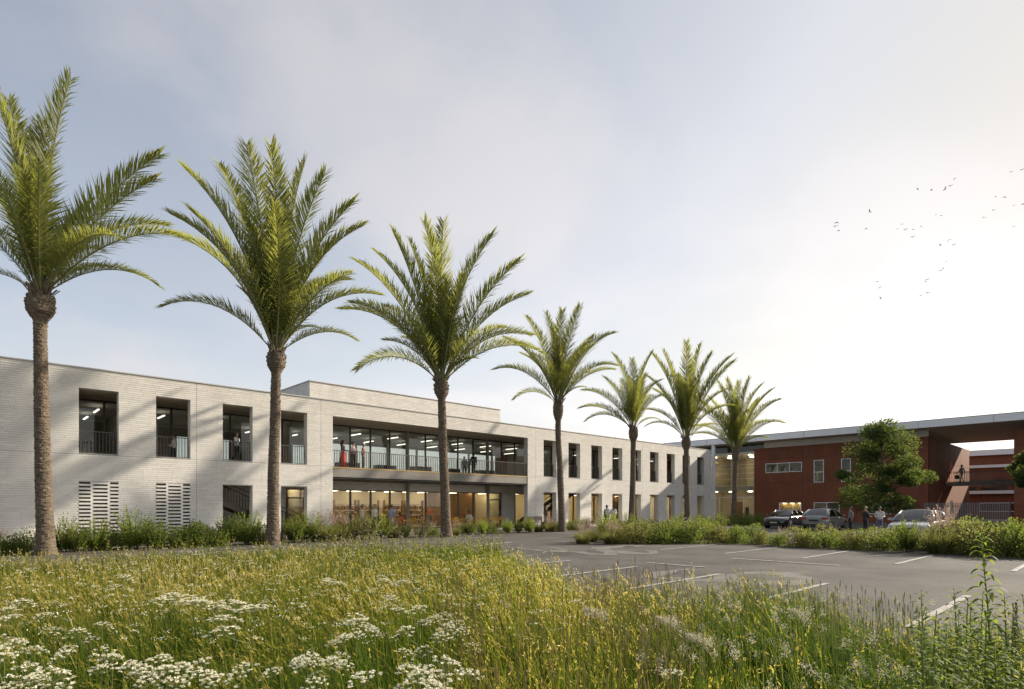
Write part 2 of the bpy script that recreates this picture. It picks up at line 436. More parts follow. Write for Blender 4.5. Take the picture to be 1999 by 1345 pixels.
# painted bay lines
def marking(x0, x1, y0, y1, name='parking_line'):
    mb = MB(); mb.poly([(x0,y0,0.013),(x1,y0,0.013),(x1,y1,0.013),(x0,y1,0.013)])
    mb.build(name, M['paint_white'], car_park)
for y in (-3.1,-0.5,2.1,4.65,7.2,9.75,12.3):
    marking(19.4, 23.8, y-0.06, y+0.06)
for y in (-3.1,-0.5,2.1,4.5,6.9,9.3,11.7,14.1):
    marking(9.4, 13.5, y-0.06, y+0.06)
marking(17.72, 17.86, 5.6, 8.7); marking(14.6, 14.72, 7.9, 9.8)
# lane arrow at the mouth of the car park
mb = MB(); mb.poly([(15.9,18.6,.013),(18.6,19.5,.013),(18.55,19.68,.013),(15.8,18.8,.013)])
mb.poly([(15.2,18.35,.016),(15.95,18.4,.016),(15.75,19.2,.016)]); mb.build('lane_arrow', M['paint_white'], car_park)
# dried pale puddle stains: shapes of their own
mat('asphalt_pale', (0.14, 0.135, 0.125), 0.85, 0.3, 2.0, 0.3, 140)
def stain(cx, cy, rx, ry, rot, seed, a0=0, a1=360):
    rr = random.Random(seed); pts_o = []; pts_i = []
    n = 46
    for k in range(n+1):
        a = R(a0 + (a1-a0)*k/n); w = 1 + 0.10*math.sin(3*a+seed) + 0.06*math.sin(7*a+2*seed) + rr.uniform(-.02,.02)
        th = 0.16 + 0.42*abs(math.sin(1.7*a+seed))
        c, s = math.cos(rot), math.sin(rot)
        for lst, f in ((pts_o, 1), (pts_i, 1-th)):
            x, y = rx*w*f*math.cos(a), ry*w*f*math.sin(a)
            lst.append((cx+c*x-s*y, cy+s*x+c*y, 0.002*seed))
    m_ = MB(); m_.grid([pts_i, pts_o]); m_.build('dried_puddle_mark', M['asphalt_pale'], car_park)
gx = lambda u, v: ground(u, v)
for i, (u, v, rx, ry, a0, a1) in enumerate([(1490,1128,1.5,1.0,0,360),(1345,1122,1.4,.9,20,300),(1230,1072,2.4,1.2,-30,250),(1150,1075,2.0,1.0,100,330),(1060,1072,1.6,.8,0,300)]):
    x, y = gx(u, v); stain(x, y, rx, ry, 0.3*i, i+1, a0, a1)

# ================================================================== WHITE BRICK BUILDING
YF = 32.70                                   # outer face of the brick screen
XA, XE = -6.0, 61.8
TOPZ = 7.90
LX = [4.1 + 3.05*k for k in range(4)]
RXS = [34.5 + 3.03*k for k in range(9)]
OW = 1.52
holes = []
for x in LX + RXS: holes.append((x, x+OW, 4.05, 7.0))
for x in LX + RXS: holes.append((x, x+OW, -0.1, 2.76))
holes.append((16.34, 32.7, -0.1, 7.0))
wb = empty('white_brick_building', (28, 33, 0), 0, 'long two storey white brick building with deep window openings and a wide balcony recess', 'building')
WB = Vector((28, 33, 0))
def wpart(name, mb, m, parent=None, smooth=False):
    """part of the white building, drawn in world coordinates"""
    o = mb.build(name, M[m] if isinstance(m, str) else m, parent or wb, smooth)
    if parent is None: o.location = -WB
    return o
def cells(u0, u1, z0, z1, hs):
    us = sorted({u0, u1} | {v for h in hs for v in h[:2] if u0 < v < u1})
    out = []
    for a, b in zip(us[:-1], us[1:]):
        c = (a + b) / 2
        zs = [(z0, z1)]
        for h in hs:
            if h[0] < c < h[1]:
                nz_ = []
                for p, q in zs:
                    if h[3] <= p or h[2] >= q: nz_.append((p, q)); continue
                    if h[2] > p: nz_.append((p, h[2]))
                    if h[3] < q: nz_.append((h[3], q))
                zs = nz_
        for p, q in zs: out.append((a, b, p, q))
    return out

mb = MB()
for a, b, p, q in cells(XA, XE, 0.0, TOPZ, holes): mb.box(a, b, YF+.03, YF+.45, p, q)
wpart('wall', mb, 'mortar')

CH, JH, BL, JV = 0.100, 0.018, 0.62, 0.008
std_brick = None
def brick_boxes(O, U, N, u0, u1, z0, z1, hs, seed, every_std=None):
    """courses of long bricks standing proud of a wall; returns box arrays (front + 4 sides)"""
    rr = random.Random(seed); boxes = []; std = []
    nco = int(round((z1 - z0) / CH))
    for c in range(nco):
        za = z0 + c*CH + JH/2; zb = za + CH - JH
        zc = (za+zb)/2
        segs = [(u0, u1)]
        for h in hs:
            if h[2] < zc < h[3]:
                ns = []
                for p, q in segs:
                    if h[1] <= p or h[0] >= q: ns.append((p, q)); continue
                    if h[0] > p: ns.append((p, h[0]))
                    if h[1] < q: ns.append((h[1], q))
                segs = ns
        off = rr.uniform(0, BL)
        for p, q in segs:
            u = p - ((p - u0 + off) % BL)
            while u < q:
                a, b = max(u, p), min(u + BL - JV, q)
                if b - a > 0.03:
                    pr = 0.016 + rr.uniform(-.0012, .0012)
                    full = abs((b - a) - (BL - JV)) < 1e-6
                    (std if (full and every_std and every_std(a, za)) else boxes).append((a, b, za, zb, pr))
                u += BL
    return boxes, std
def boxes_mesh(name, boxes, O, U, N, m):
    B = np.array(boxes); n = len(B)
    O = np.array(O); U = np.array(U); N = np.array(N)
    def P(u, z, d): return O + u[:,None]*U + d[:,None]*N + z[:,None]*np.array([0,0,1.0])
    a,b,p,q,d = B.T; zero = np.zeros(n) - 0.002
    V = np.stack([P(a,p,zero),P(b,p,zero),P(b,q,zero),P(a,q,zero),P(a,p,d),P(b,p,d),P(b,q,d),P(a,q,d)], axis=1).reshape(-1,3)
    base = np.arange(n)[:,None]*8
    F = [base + np.array(q4) for q4 in ((4,5,6,7),(0,1,5,4),(1,2,6,5),(2,3,7,6),(3,0,4,7))]
    return np_mesh(name, V, [np.concatenate(F)], [M[m]])
O, U, N = (0, YF+.03, 0), (1,0,0), (0,-1,0)
# the bricks that show largest stand alone; the rest of the courses are one part
bx, std = brick_boxes(O, U, N, XA, XE, 0, TOPZ, holes, 5, lambda a, z: 1.4 < a < 5.9 and 1.5 < z)
std.sort(key=lambda b: (b[0]-2)**2*0.3 + (b[2]-5)**2)
bx += std[300:]; std = std[:300]
o = mesh_obj('brick_courses', boxes_mesh('brick_courses', bx, O, U, N, 'brick_white'), wb, -WB); tag(o, kind='stuff')
bm_ = boxes_mesh('brick', [(0, BL-JV, 0, CH-JH, .016)], (0,0,0), U, N, 'brick_white')
for a, b, za, zb, pr in std:
    mesh_obj('brick', bm_, wb, (a-WB.x, YF+.03-(pr-.016)-WB.y, za-WB.z))
# jamb bricks on the returns that face the camera
jb = []
for h in holes:
    z0, z1 = max(h[2], 0), h[3]
    z0 = math.ceil(z0/CH-1e-6)*CH
    b2, _ = brick_boxes(None, None, None, 0.0, 0.42, z0, z1, [], int(h[0]*10))
    m_ = boxes_mesh('jamb', [(a,b,p,q,d*.5) for a,b,p,q,d in b2], (h[1], YF+.03, 0), (0,1,0), (-1,0,0), 'brick_white')
    jb.append(m_)
for m_ in jb:
    o = mesh_obj('jamb_bricks', m_, wb, -WB); tag(o, kind='stuff')
# coping along the parapet
mb = MB(); x = XA
while x < XE:
    x2 = min(x+3.04, XE+.05); mb = MB().box(x, x2-.012, YF-.03, YF+.5, TOPZ, TOPZ+.05); wpart('coping', mb, 'coping_metal'); x = x2
# thin floor joint drawn across the brick at the upper sill line
xs_ = [XA]
for h in sorted(h for h in holes if h[2] < 3.9 and h[3] > 4.1): xs_ += [h[0], h[1]]
xs_.append(XE)
for a, b in zip(xs_[::2], xs_[1::2]): wpart('floor_joint', MB().box(a, b, YF+.010, YF+.03, 3.995, 4.012), 'concrete')
for xj in (8.95, 15.6, 33.6, 48.35): wpart('movement_joint', MB().box(xj, xj+.012, YF+.011, YF+.03, 0.2, TOPZ-.01), 'concrete')
# sill strips
for x in LX + RXS:
    wpart('sill', MB().box(x, x+OW, YF-.004, YF+.44, 4.03, 4.052), 'coping_metal')

# louvred brickwork in the two lower openings
for x in LX[:2]:
    pan = wpart('louvred_panel', MB().box(x, x+OW, YF+.30, YF+.34, 0, 2.76), 'concrete')
    cols = [(x, x+.44), (x+.53, x+1.09), (x+1.18, x+OW)]
    for a, b in ((x+.44, x+.53), (x+1.09, x+1.18)):
        MB().box(a, b, YF+.006, YF+.20, 0, 2.76).build('brick_pier', M['brick_white'], pan)
    for ci, (a, b) in enumerate(cols):
        z = 0.02 + (0.085 if ci == 1 else 0)
        while z < 2.72:
            MB().box(a, b, YF+.002, YF+.20, z, z+.088).build('louvre_brick', M['brick_white'], pan); z += .170

# slabs, soffits, roof
wpart('gallery_slab', MB().box(-5.9, 5.5, YF+.452, 36.0, 3.40, 3.96).box(5.5, 15.0, YF+.452, 33.35, 3.40, 3.96).box(5.5, 15.0, 34.95, 36.0, 3.40, 3.96)
      .box(15.0, 16.34, YF+.452, 36.0, 3.40, 3.96).box(32.7, 61.7, YF+.452, 36.0, 3.40, 3.96), 'concrete')
wpart('balcony_slab', MB().box(16.345, 32.695, YF+.05, 36.0, 3.40, 3.93), 'concrete')
wpart('balcony_edge', MB().box(16.345, 32.695, YF+.03, YF+.16, 3.931, 3.985), 'brass_edge')
wpart('balcony_gutter', MB().box(16.345, 32.695, YF+.10, YF+.6, 3.30, 3.399), 'plastic_black')  # black strip put in for the shaded gap under the balcony slab
wpart('gallery_soffit', MB().box(-5.9, 61.7, YF+.452, 36.12, 7.002, 7.10), 'soffit_board')
wpart('roof', MB().box(-5.9, 61.7, YF+.452, 44.9, 7.11, 7.60), 'roof_felt')
wpart('room_ceiling', MB().box(-5.9, 61.7, 36.13, 44.7, 7.002, 7.10), 'room_ceiling')
wpart('upper_floor', MB().box(-5.9, 61.7, 36.13, 44.7, 3.3, 3.96), 'room_floor')
wpart('ground_ceiling', MB().box(-5.9, 61.7, 36.13, 44.7, 3.10, 3.296), 'room_ceiling')
wpart('ground_floor', MB().box(-5.9, 61.7, 36.0, 44.7, 0.006, 0.02), 'room_floor')
# end walls
wpart('end_wall', MB().box(-6, -5.7, YF+.452, 44.9, 0, TOPZ), 'brick_white')
wpart('end_wall', MB().box(61.5, 61.8, YF+.452, 44.9, 0, TOPZ-.01), 'brick_white')

# inner wall line (Y = 36): ground floor brick where there is no glass
glassX0 = 17.70 - 1.52
solid = [(-5.9, 14.86, 0, 3.39), (14.86, 16.18, 2.74, 3.39), (32.9, 34.4, 0, 3.39)]
mb = MB()
for a, b, p, q in solid: mb.box(a, b, 36.03, 36.12, p, q)
mb.box(16.18, 32.9, 36.03, 36.12, 2.74, 3.298); mb.box(34.4, 61.5, 36.03, 36.12, 2.74, 3.298)
wpart('inner_wall', mb, 'mortar')
bx2, _ = brick_boxes(None, None, None, -5.9, 61.5, 0, 3.3, [(14.86, 32.9, -1, 2.74), (34.4, 61.5, -1, 2.74)], 11)
o = mesh_obj('inner_brick_courses', boxes_mesh('inner_brick_courses', bx2, (0,36.03,0), U, N, 'brick_white'), wb, -WB); tag(o, kind='stuff')

# glazing: one unit per 1.52 m module
def window_unit(z0, z1, m='dark_metal', fw=0.07, transom=None, w=1.52, name='window', g='window_glass'):
    fr = MB().box(0, fw, 0, .10, z0, z1).box(w-fw*.25, w, 0, .10, z0, z1).box(fw, w-fw*.25, .01, .09, z1-.08, z1).box(fw, w-fw*.25, .01, .09, z0, z0+.09)
    if transom: fr.box(fw, w-fw*.25, .012, .088, transom-.04, transom+.04)
    f = fr.build(name, M[m], wb)
    MB().box(fw, w-fw*.25, .045, .057, z0+.09, z1-.08).build('pane', M[g], f)
    return f
up0 = window_unit(3.962, 7.0, 'dark_metal'); first = True
ux = glassX0 - 1.52*14
k = 0
while ux < 61.4:
    f = up0 if first else copy_tree(up0, wb)
    first = False
    f.location = (ux-WB.x, 36.0-WB.y, 0); ux += 1.52; k += 1
gd = window_unit(0.02, 2.74, 'dark_metal', 0.10); first = True
for i in range(11):
    f = gd if first else copy_tree(gd, wb); first = False
    f.location = (glassX0 + 1.52*i - WB.x, 36.0 - WB.y, 0)
gt = window_unit(0.02, 2.74, 'timber', 0.12); first = True
ux = 34.4
while ux < 60.5:
    f = gt if first else copy_tree(gt, wb); first = False
    f.location = (ux - WB.x, 36.0 - WB.y, 0); ux += 1.515
# glazed doors
def door(x, w=1.05, z1=2.74, hm='dark_metal'):
    d = MB().box(0, .07, -.02, .08, .02, z1).box(w-.07, w, -.02, .08, .02, z1).box(.07, w-.07, -.02, .08, 2.12, 2.20).box(.07, w-.07, -.02, .08, z1-.07, z1).box(.07, w-.07, 0, .06, .02, .14).box(.07,.13,0,.06,.14,2.12).box(w-.13,w-.07,0,.06,.14,2.12)
    f = d.build('door', M[hm], wb, loc=(x-WB.x, 36.0-WB.y-.03, 0))
    MB().box(.13, w-.13, .03, .04, .14, 2.12).box(.07, w-.07, .03, .04, 2.2, z1-.07).build('pane', M['window_glass'], f)
    MB().bar((w-.16,-.05,.95),(w-.16,-.05,1.25),.025,.025).build('handle', M['coping_metal'], f)
door(14.9, 1.2); door(31.35, 1.4)
# concrete columns of the glass line
for x in (23.6, 31.2):
    wpart('column', MB().lathe([(.13, 3.96), (.13, 7.0)], 14, (x, 35.82, 0)), 'concrete', smooth=True)
    wpart('column', MB().lathe([(.13, 0.0), (.13, 3.40)], 14, (x, 35.75, 0)), 'concrete', smooth=True)

# back of the rooms
bh = [(7.3, 8.4, 4.4, 6.4), (11.0, 12.2, 4.4, 6.4), (13.7, 14.6, 4.4, 6.4), (18.6, 20.2, 4.4, 6.4)] + [(21.4+3.04*k+.06, 21.4+3.04*k+2.98, 4.5, 6.75) for k in range(13)]
mb = MB()
for a, b, p, q in cells(-5.9, 61.5, 3.96, 7.0, bh): mb.box(a, b, 44.7, 44.9, p, q)
wpart('back_wall', mb, 'room_wall')
wpart('back_wall', MB().box(-5.9, 61.5, 43.4, 43.6, 0.02, 3.1), 'cream_wall')
mbg = MB()
for a, b, p, q in bh: mbg.box(a, b, 44.79, 44.80, p, q)
wpart('back_glazing', mbg, 'window_glass')
for x in (7.0, 15.4, 40.5, 46.6, 52.7):
    wpart('partition', MB().box(x-.06, x+.06, 36.4, 44.7, 3.96, 7.0), 'room_wall')
for x in (16.0, 33.0, 40.5, 46.6, 52.7):
    wpart('partition', MB().box(x-.06, x+.06, 36.4, 43.4, 0.02, 3.1), 'cream_wall')
wpart('partition', MB().box(27.9, 33, 39.4, 39.55, 0.02, 3.1), 'timber')
for k in range(9):
    wpart('partition', MB().box(34.6+3.03*k, 36.0+3.03*k, 38.6, 38.7, 3.96, 6.2), 'cream_wall' if k % 3 else 'timber')
wpart('partition', MB().box(57.6, 60.6, 36.6, 36.68, 3.97, 6.9), 'orange_blind')
wpart('partition', MB().box(46.9, 52.4, 37.6, 37.7, .03, 3.0), 'timber')

# ceiling lights (lit in the photo)
ls = MB().box(-.04, .04, -.7, .7, -.03, .03).mesh('light', [M['lamp_strip']])
lw = MB().box(-.08, .08, -.7, .7, -.03, .03).mesh('light', [M['lamp_warm']])
for k in range(22):
    x = -3.6 + 3.04*k
    for y in (38.0, 41.5):
        if x < 61: mesh_obj('ceiling_light', ls, wb, (x-WB.x, y-WB.y, 6.72))
for k in range(15):
    x = 17.2 + 3.04*k
    for y, z in ((37.6, 2.72), (39.8, 2.79), (42.2, 2.85)):
        if x < 61: mesh_obj('ceiling_light', lw, wb, (x-WB.x, y-WB.y, z))
mesh_obj('ceiling_light', lw, wb, (15.4-WB.x, 37.4-WB.y, 2.98))

# railings
bal = MB().box(-.011, .011, -.02, .02, 0, 1.0).mesh('baluster', [M['rail_metal']])
def railing(x0, x1, y, z, pitch=0.125, parent=wb, off=WB, m='rail_metal'):
    r_ = MB().box(x0, x1, y-.025, y+.025, z+1.02, z+1.06).box(x0, x1, y-.02, y+.02, z+.045, z+.07)
    o = r_.build('railing', M[m], parent); o.location = -off
    n = max(2, int((x1-x0)/pitch))
    for i in range(n+1):
        x = x0 + (x1-x0)*(i+.0)/n
        mesh_obj('baluster', bal, o, (min(max(x, x0+.01), x1-.01), y, z+.06), scale=(1,1,.97))
    return o
for x in LX: railing(x+.01, x+OW-.03, YF+.36, 4.05)
railing(16.36, 32.68, YF+.12, 3.95, 0.15)
for x in RXS: railing(x+.01, x+OW-.03, YF+.36, 4.05, 0.15)

# the stair inside the gallery
st = wpart('stair', MB().bar((14.9,33.45,-.10),(5.7,33.45,3.88),.05,.30).bar((14.9,34.85,-.10),(5.7,34.85,3.88),.05,.30), 'dark_metal')
for i in range(22):
    f = (i+.5)/22; x = 14.7 - 8.9*f; z = 3.93*f
    MB().box(x-.17, x+.17, 33.48, 34.82, z, z+.04).build('tread', M['dark_metal'], st)
for y in (33.43, 34.87):
    MB().bar((14.9,y,1.05),(5.7,y,5.0),.04,.05).build('handrail', M['dark_metal'], st)
    for i in range(60):
        f = i/59; x = 14.85-9.1*f; z = 0.02 + 3.93*f
        MB().box(x-.008, x+.008, y-.015, y+.015, z, z+1.02).build('baluster', M['dark_metal'], st)
# second stair seen through the openings on the far half
st2 = wpart('stair', MB().bar((33.6,33.55,.3),(41.2,33.55,3.7),.05,.30).bar((33.6,34.8,.3),(41.2,34.8,3.7),.05,.30), 'dark_metal')
for i in range(20):
    f = (i+.5)/20; MB().box(33.6+7.6*f-.17, 33.6+7.6*f+.17, 33.58, 34.78, .3+3.4*f, .34+3.4*f).build('tread', M['dark_metal'], st2)
MB().bar((33.6,33.52,1.35),(41.2,33.52,4.75),.04,.05).build('handrail', M['dark_metal'], st2)

# rooftop volume
rv = empty('rooftop_plant_room', (24.6, 36, 7.6), 0, 'low white brick box standing on the flat roof above the balcony', 'rooftop room')
RV = Vector((24.6, 36, 7.6))
def rpart(name, me, kind=None):
    o = mesh_obj(name, me, rv, -RV); tag(o, kind=kind); return o
rpart('wall', MB().box(16.43, 32.77, 36.03, 42, 7.601, 9.60).mesh('wall', [M['mortar']]))
b3, _ = brick_boxes(None, None, None, 16.4, 32.8, 7.6, 9.6, [], 21)
rpart('brick_courses', boxes_mesh('bricks', b3, (0,36.03,0), U, N, 'brick_white'), 'stuff')
b3, _ = brick_boxes(None, None, None, 36.0, 42.0, 7.6, 9.6, [], 22)
rpart('brick_courses', boxes_mesh('bricks', b3, (16.43,0,0), (0,1,0), (-1,0,0), 'brick_white'), 'stuff')
rpart('coping', MB().box(16.36, 32.84, 35.96, 42.05, 9.602, 9.65).mesh('coping', [M['coping_metal']]))

# ================================================================== RED BUILDING
XR = 66.0
rb = empty('red_clad_building', (75, 14, 0), 0, 'dark red clad two storey building under a long pale flat roof', 'building')
RB = Vector((75, 14, 0))
def bpart(name, mb, m, parent=None, smooth=False):
    o = mb.build(name, M[m], parent or rb, smooth)
    if parent is None: o.location = -RB
    return o
Yw0, Yw1 = 13.2, 29.7
rwin = [(24.5, 28.4, 5.35, 6.40, 3, 'h'), (22.3, 23.3, 4.13, 6.50, 2, 'v'), (19.75, 20.65, 4.13, 6.50, 2, 'v'),
        (24.55, 26.9, 0.85, 2.05, 1, 'h'), (20.8, 23.3, 0.85, 2.05, 2, 'h'), (16.0, 18.5, 0.85, 2.05, 2, 'h')]
rh = [w[:4] for w in rwin]
mb = MB()
for a, b, p, q in cells(Yw0, Yw1, 0, 8.12, rh): mb.box(XR+.06, XR+.30, a, b, p, q)
bpart('wall', mb, 'plastic_black')
ye = [13.2, 19.2, 24.45, 29.7]; ze = [0.02, 1.63, 4.25, 6.85, 8.15]
def cladding(plane, u0u1, zz, hs, axis):
    for a0, a1 in zip(u0u1[:-1], u0u1[1:]):
        for z0, z1 in zip(zz[:-1], zz[1:]):
            m_ = MB()
            for a, b, p, q in cells(a0+.012, a1-.012, z0+.012, z1-.012, hs):
                if axis == 'x': m_.box(plane, plane+.05, a, b, p, q)
                else: m_.box(a, b, plane, plane+.05, p, q)
            if m_.v: bpart('cladding_panel', m_, 'red_cladding')
cladding(XR, ye, ze, rh, 'x')
bpart('wall', MB().box(XR+.31, 85.7, 13.26, 13.5, 0, 8.12), 'plastic_black')
sd_holes = [(75.2, 76.8, 4.1, 6.4), (75.3, 76.7, 0.02, 2.2)]
cladding(13.2, [66.06, 70.9, 75.8, 80.8, 85.7], [0.02, 6.0, 8.15], sd_holes, 'y')
for a, b, p, q in sd_holes:
    d = bpart('door', MB().box(a+.05, b-.05, 13.215, 13.255, p, q-.03), 'orange_blind' if p > 1 else 'plastic_black')
    MB().bar((b-.25, 13.16, p+1.0), (b-.25, 13.16, p+1.15), .03, .03).build('handle', M['coping_metal'], d)
bpart('wall', MB().box(85.5, 85.7, 13.5, 29.7, 0, 8.12), 'red_cladding')
# windows
for (a, b, p, q, n, kind) in rwin:
    fr = MB().box(XR-.03, XR+.12, a, a+.07, p, q).box(XR-.03, XR+.12, b-.07, b, p, q).box(XR-.03, XR+.12, a+.07, b-.07, q-.07, q).box(XR-.03, XR+.12, a+.07, b-.07, p, p+.07)
    for i in range(1, n):
        if kind == 'h': c = a + (b-a)*i/n; fr.box(XR-.02, XR+.1, c-.035, c+.035, p+.07, q-.07)
        else: c = p + (q-p)*.47; fr.box(XR-.02, XR+.1, a+.07, b-.07, c-.04, c+.04)
    f = bpart('window', fr, 'white_frame')
    for i in range(n):
        if kind == 'h': a0, a1, p0, p1 = a+(b-a)*i/n+.04, a+(b-a)*(i+1)/n-.04, p+.07, q-.07
        else: a0, a1, p0, p1 = a+.07, b-.07, (p+.07 if i == 0 else p+(q-p)*.47+.04), (p+(q-p)*.47-.04 if i == 0 else q-.07)
        MB().box(XR+.03, XR+.04, a0, a1, p0, p1).build('pane', M['window_glass'], f)
    lit = (a > 24 and p < 2)
    bpart('window_recess', MB().box(XR+1.4, XR+1.45, a-.8, b+.8, p-.6, q+.5).box(XR+.31, XR+1.4, a-.8, b+.8, q+.5, q+.55).box(XR+.31, XR+1.4, a-.8, b+.8, p-.65, p-.6), 'cream_wall' if kind == 'v' or lit else 'room_wall')
    if lit:
        bpart('curtain', MB().box(XR+.75, XR+.78, a-.2, b+.2, p-.4, q-.12), 'curtain')
        for yy in (a+.35, (a+b)/2, b-.35):
            bpart('ceiling_light', MB().box(XR+.5, XR+.65, yy-.2, yy+.2, q-.08, q-.04), 'lamp_warm')
# pale band between the red wall and the roof
y = 28.6
while y > 13.3:
    y2 = max(y-5.3, 13.2); bpart('band_panel', MB().box(XR+.02, XR+.20, y2+.012, y-.012, 8.16, 8.775), 'grey_panel'); y = y2
bpart('clerestory_glass', MB().box(XR+.3, XR+.32, 28.62, 46, 7.92, 8.77), 'window_glass')
bpart('clerestory_back', MB().box(XR+1.8, XR+1.9, 29, 46, 7.9, 8.775), 'dark_metal')
# roof with jointed fascia
bpart('roof', MB().box(64.06, 83.0, -14, 46, 8.80, 9.40), 'soffit_board')
bpart('roof_felt', MB().box(64.0, 83.0, -14, 46, 9.402, 9.44), 'roof_felt')
yj = [46, 40.2, 34.4, 28.6, 23.6, 18.6, 13.6, 8.2, 2.6, -3, -8.5, -14]
for a, b in zip(yj[1:], yj[:-1]): bpart('fascia_panel', MB().box(64.0, 64.055, a+.02, b-.02, 8.78, 9.46), 'fascia_metal')
# roof column beside the end of the white building
bpart('column', MB().lathe([(.24, 0), (.24, 8.80)], 18, (64.35, 33.75, 0)), 'fascia_metal', smooth=True)
# right-hand block
mb = MB().box(XR+.06, 85.7, -13.9, 7.06, 0, 8.12); bpart('wall', mb, 'plastic_black')
cladding(XR, [-13.9, -8.2, -3.0, 2.1, 7.1], ze, [], 'x')
for z0, z1 in zip(ze[:-1], ze[1:]):
    for a0, a1 in zip([66.0, 70.9, 75.8, 80.7], [70.9, 75.8, 80.7, 85.7]):
        bpart('cladding_panel', MB().box(a0+.06, a1-.012, 7.062, 7.11, z0+.012, z1-.012), 'red_cladding')
bpart('band_panel', MB().box(XR+.02, XR+.2, -13.9, 5.9, 8.16, 8.775), 'grey_panel')
# walkway
wkw = bpart('walkway', MB().box(74.0, 76.6, 7.12, 13.19, 3.75, 4.10), 'concrete')
for x in (74.06, 76.5):
    MB().box(x-.025, x+.025, 7.14, 13.17, 5.10, 5.15).box(x-.02, x+.02, 7.14, 13.17, 4.16, 4.19).build('railing', M['rail_metal'], wkw)
    for i in range(44):
        yb = 7.2 + i*.1385; MB().box(x-.018, x+.018, yb-.011, yb+.011, 4.10, 5.10).build('baluster', M['rail_metal'], wkw)
# glazed entrance hall
hall = bpart('entrance_glazing', MB().box(XR+.24, XR+.36, 29.72, 29.82, 0, 7.9).box(XR+.24, XR+.36, 36.4, 36.5, 0, 7.9).box(XR+.2, XR+.4, 29.72, 36.5, 7.70, 7.90), 'white_frame')
for z in (7.2, 6.45, 6.05, 5.45, 4.82, 4.02):
    MB().box(XR+.25, XR+.33, 29.82, 36.4, z-.025, z+.025).build('glazing_bar', M['white_frame'], hall)
for yy in (31.1, 32.5, 34.0, 35.3):
    MB().box(XR+.26, XR+.34, yy-.03, yy+.03, 0.02, 2.66).build('glazing_bar', M['white_frame'], hall)
for yy in (32.5, 34.6):
    MB().box(XR+.26, XR+.33, yy-.02, yy+.02, 2.72, 7.7).build('glazing_bar', M['white_frame'], hall)
MB().box(XR+.23, XR+.37, 29.82, 36.4, 2.62, 2.72).build('glazing_bar', M['white_frame'], hall)
for a, b in ((29.82, 32.48), (32.52, 34.58), (34.62, 36.4)):
    MB().box(XR+.29, XR+.30, a, b, 2.72, 7.7).build('pane', M['window_glass'], hall)
    MB().box(XR+.29, XR+.30, a, b, .03, 2.62).build('pane', M['window_glass'], hall)
bpart('hall_floor', MB().box(XR+.4, 75, 29.75, 36.5, 3.45, 3.95), 'cream_wall')
bpart('hall_floor', MB().box(XR+.05, 75, 29.75, 36.5, .006, .02), 'room_floor')
bpart('hall_ceiling', MB().box(XR+.4, 75, 29.75, 36.5, 7.72, 7.85), 'cream_wall')
bpart('hall_wall', MB().box(72, 72.15, 29.75, 36.5, .02, 3.44).box(72, 72.15, 29.75, 33.4, 3.96, 7.7).box(74, 74.15, 33.4, 36.5, 3.96, 7.7), 'cream_wall')
bpart('hall_wall', MB().box(XR+.4, 75, 36.52, 36.6, .02, 8.7), 'cream_wall')
bpart('hall_wall', MB().box(XR+.4, 75, 29.70, 29.745, .02, 8.12), 'cream_wall')
for x_, y_, z_ in ((68,31,7.6),(68,33.5,7.6),(68,35.5,7.6),(70.5,32,7.6),(70.5,34.8,7.6),(68,31,3.38),(68,33.2,3.38),(68,35.4,3.38),(70,32,3.38),(70,34.4,3.38)):
    bpart('ceiling_light', MB().box(x_-.35, x_+.35, y_-.12, y_+.12, z_, z_+.04), 'lamp_hall')
for y_ in (30.9, 34.3):
    bpart('hall_door', MB().box(71.93, 71.99, y_-.5, y_+.5, .03, 2.2), 'timber')
bpart('hall_bin', MB().box(69.6, 69.95, 32.1, 32.4, .03, 1.5), 'plastic_black')

# ================================================================== FAR RED BUILDING THROUGH THE GAP
fb = empty('far_red_building', (96, 8, 0), 0, 'far red building with pale horizontal bands seen through the gap under the roof', 'building')
FB = Vector((96, 8, 0))
def fpart(name, mb, m, parent=None):
    o = mb.build(name, M[m], parent or fb)
    if parent is None: o.location = -FB
    return o
fpart('wall', MB().box(95, 100, -22, 34, 0, 8.05), 'red_cladding')
fpart('roof', MB().box(94.5, 101, -22.5, 34.5, 8.06, 8.75), 'fascia_metal')
fpart('band', MB().box(94.6, 94.99, -22, 34, 6.5, 6.85), 'white_frame')
fpart('band', MB().box(94.4, 94.99, -22, 34, 3.2, 3.6), 'white_frame')
for yy in np.arange(-14, 30, 3.1):
    f = fpart('window', MB().box(94.9, 94.99, yy, yy+2.7, 3.65, 5.0), 'dark_metal')
    MB().box(94.86, 94.895, yy+.08, yy+1.3, 3.7, 4.95).box(94.86, 94.895, yy+1.4, yy+2.62, 3.7, 4.95).build('pane', M['window_glass'], f)
f = fpart('window', MB().box(94.86, 94.99, 9.6, 13.6, .95, 1.05).box(94.86, 94.99, 9.6, 13.6, 2.0, 2.1).box(94.86, 94.99, 9.6, 9.7, 1.05, 2.0).box(94.86, 94.99, 13.5, 13.6, 1.05, 2.0), 'white_frame')
MB().box(94.93, 94.985, 9.7, 13.5, 1.05, 2.0).build('pane', M['window_glass'], f)

# ================================================================== SLAT FENCE
fe = empty('slat_fence', (62.4, 9.9, 0), 0, 'pale vertical slat fence closing the gap between the red blocks', 'fence')
MB().box(-.03,.03,-2.9,2.9,.12,.17).box(-.03,.03,-2.9,2.9,1.62,1.67).build('rail', M['rail_metal'], fe)
slat = MB().box(-.035,.035,-.022,.022,.05,1.95).mesh('slat', [M['fence_metal']])
for i in range(50): mesh_obj('slat', slat, fe, (-.07, -2.88 + i*5.76/49, 0))
for y_ in (-2.95, 0.02, 2.95): MB().box(-.005,.07,y_-.035,y_+.035,0,2.0).build('post', M['rail_metal'], fe)

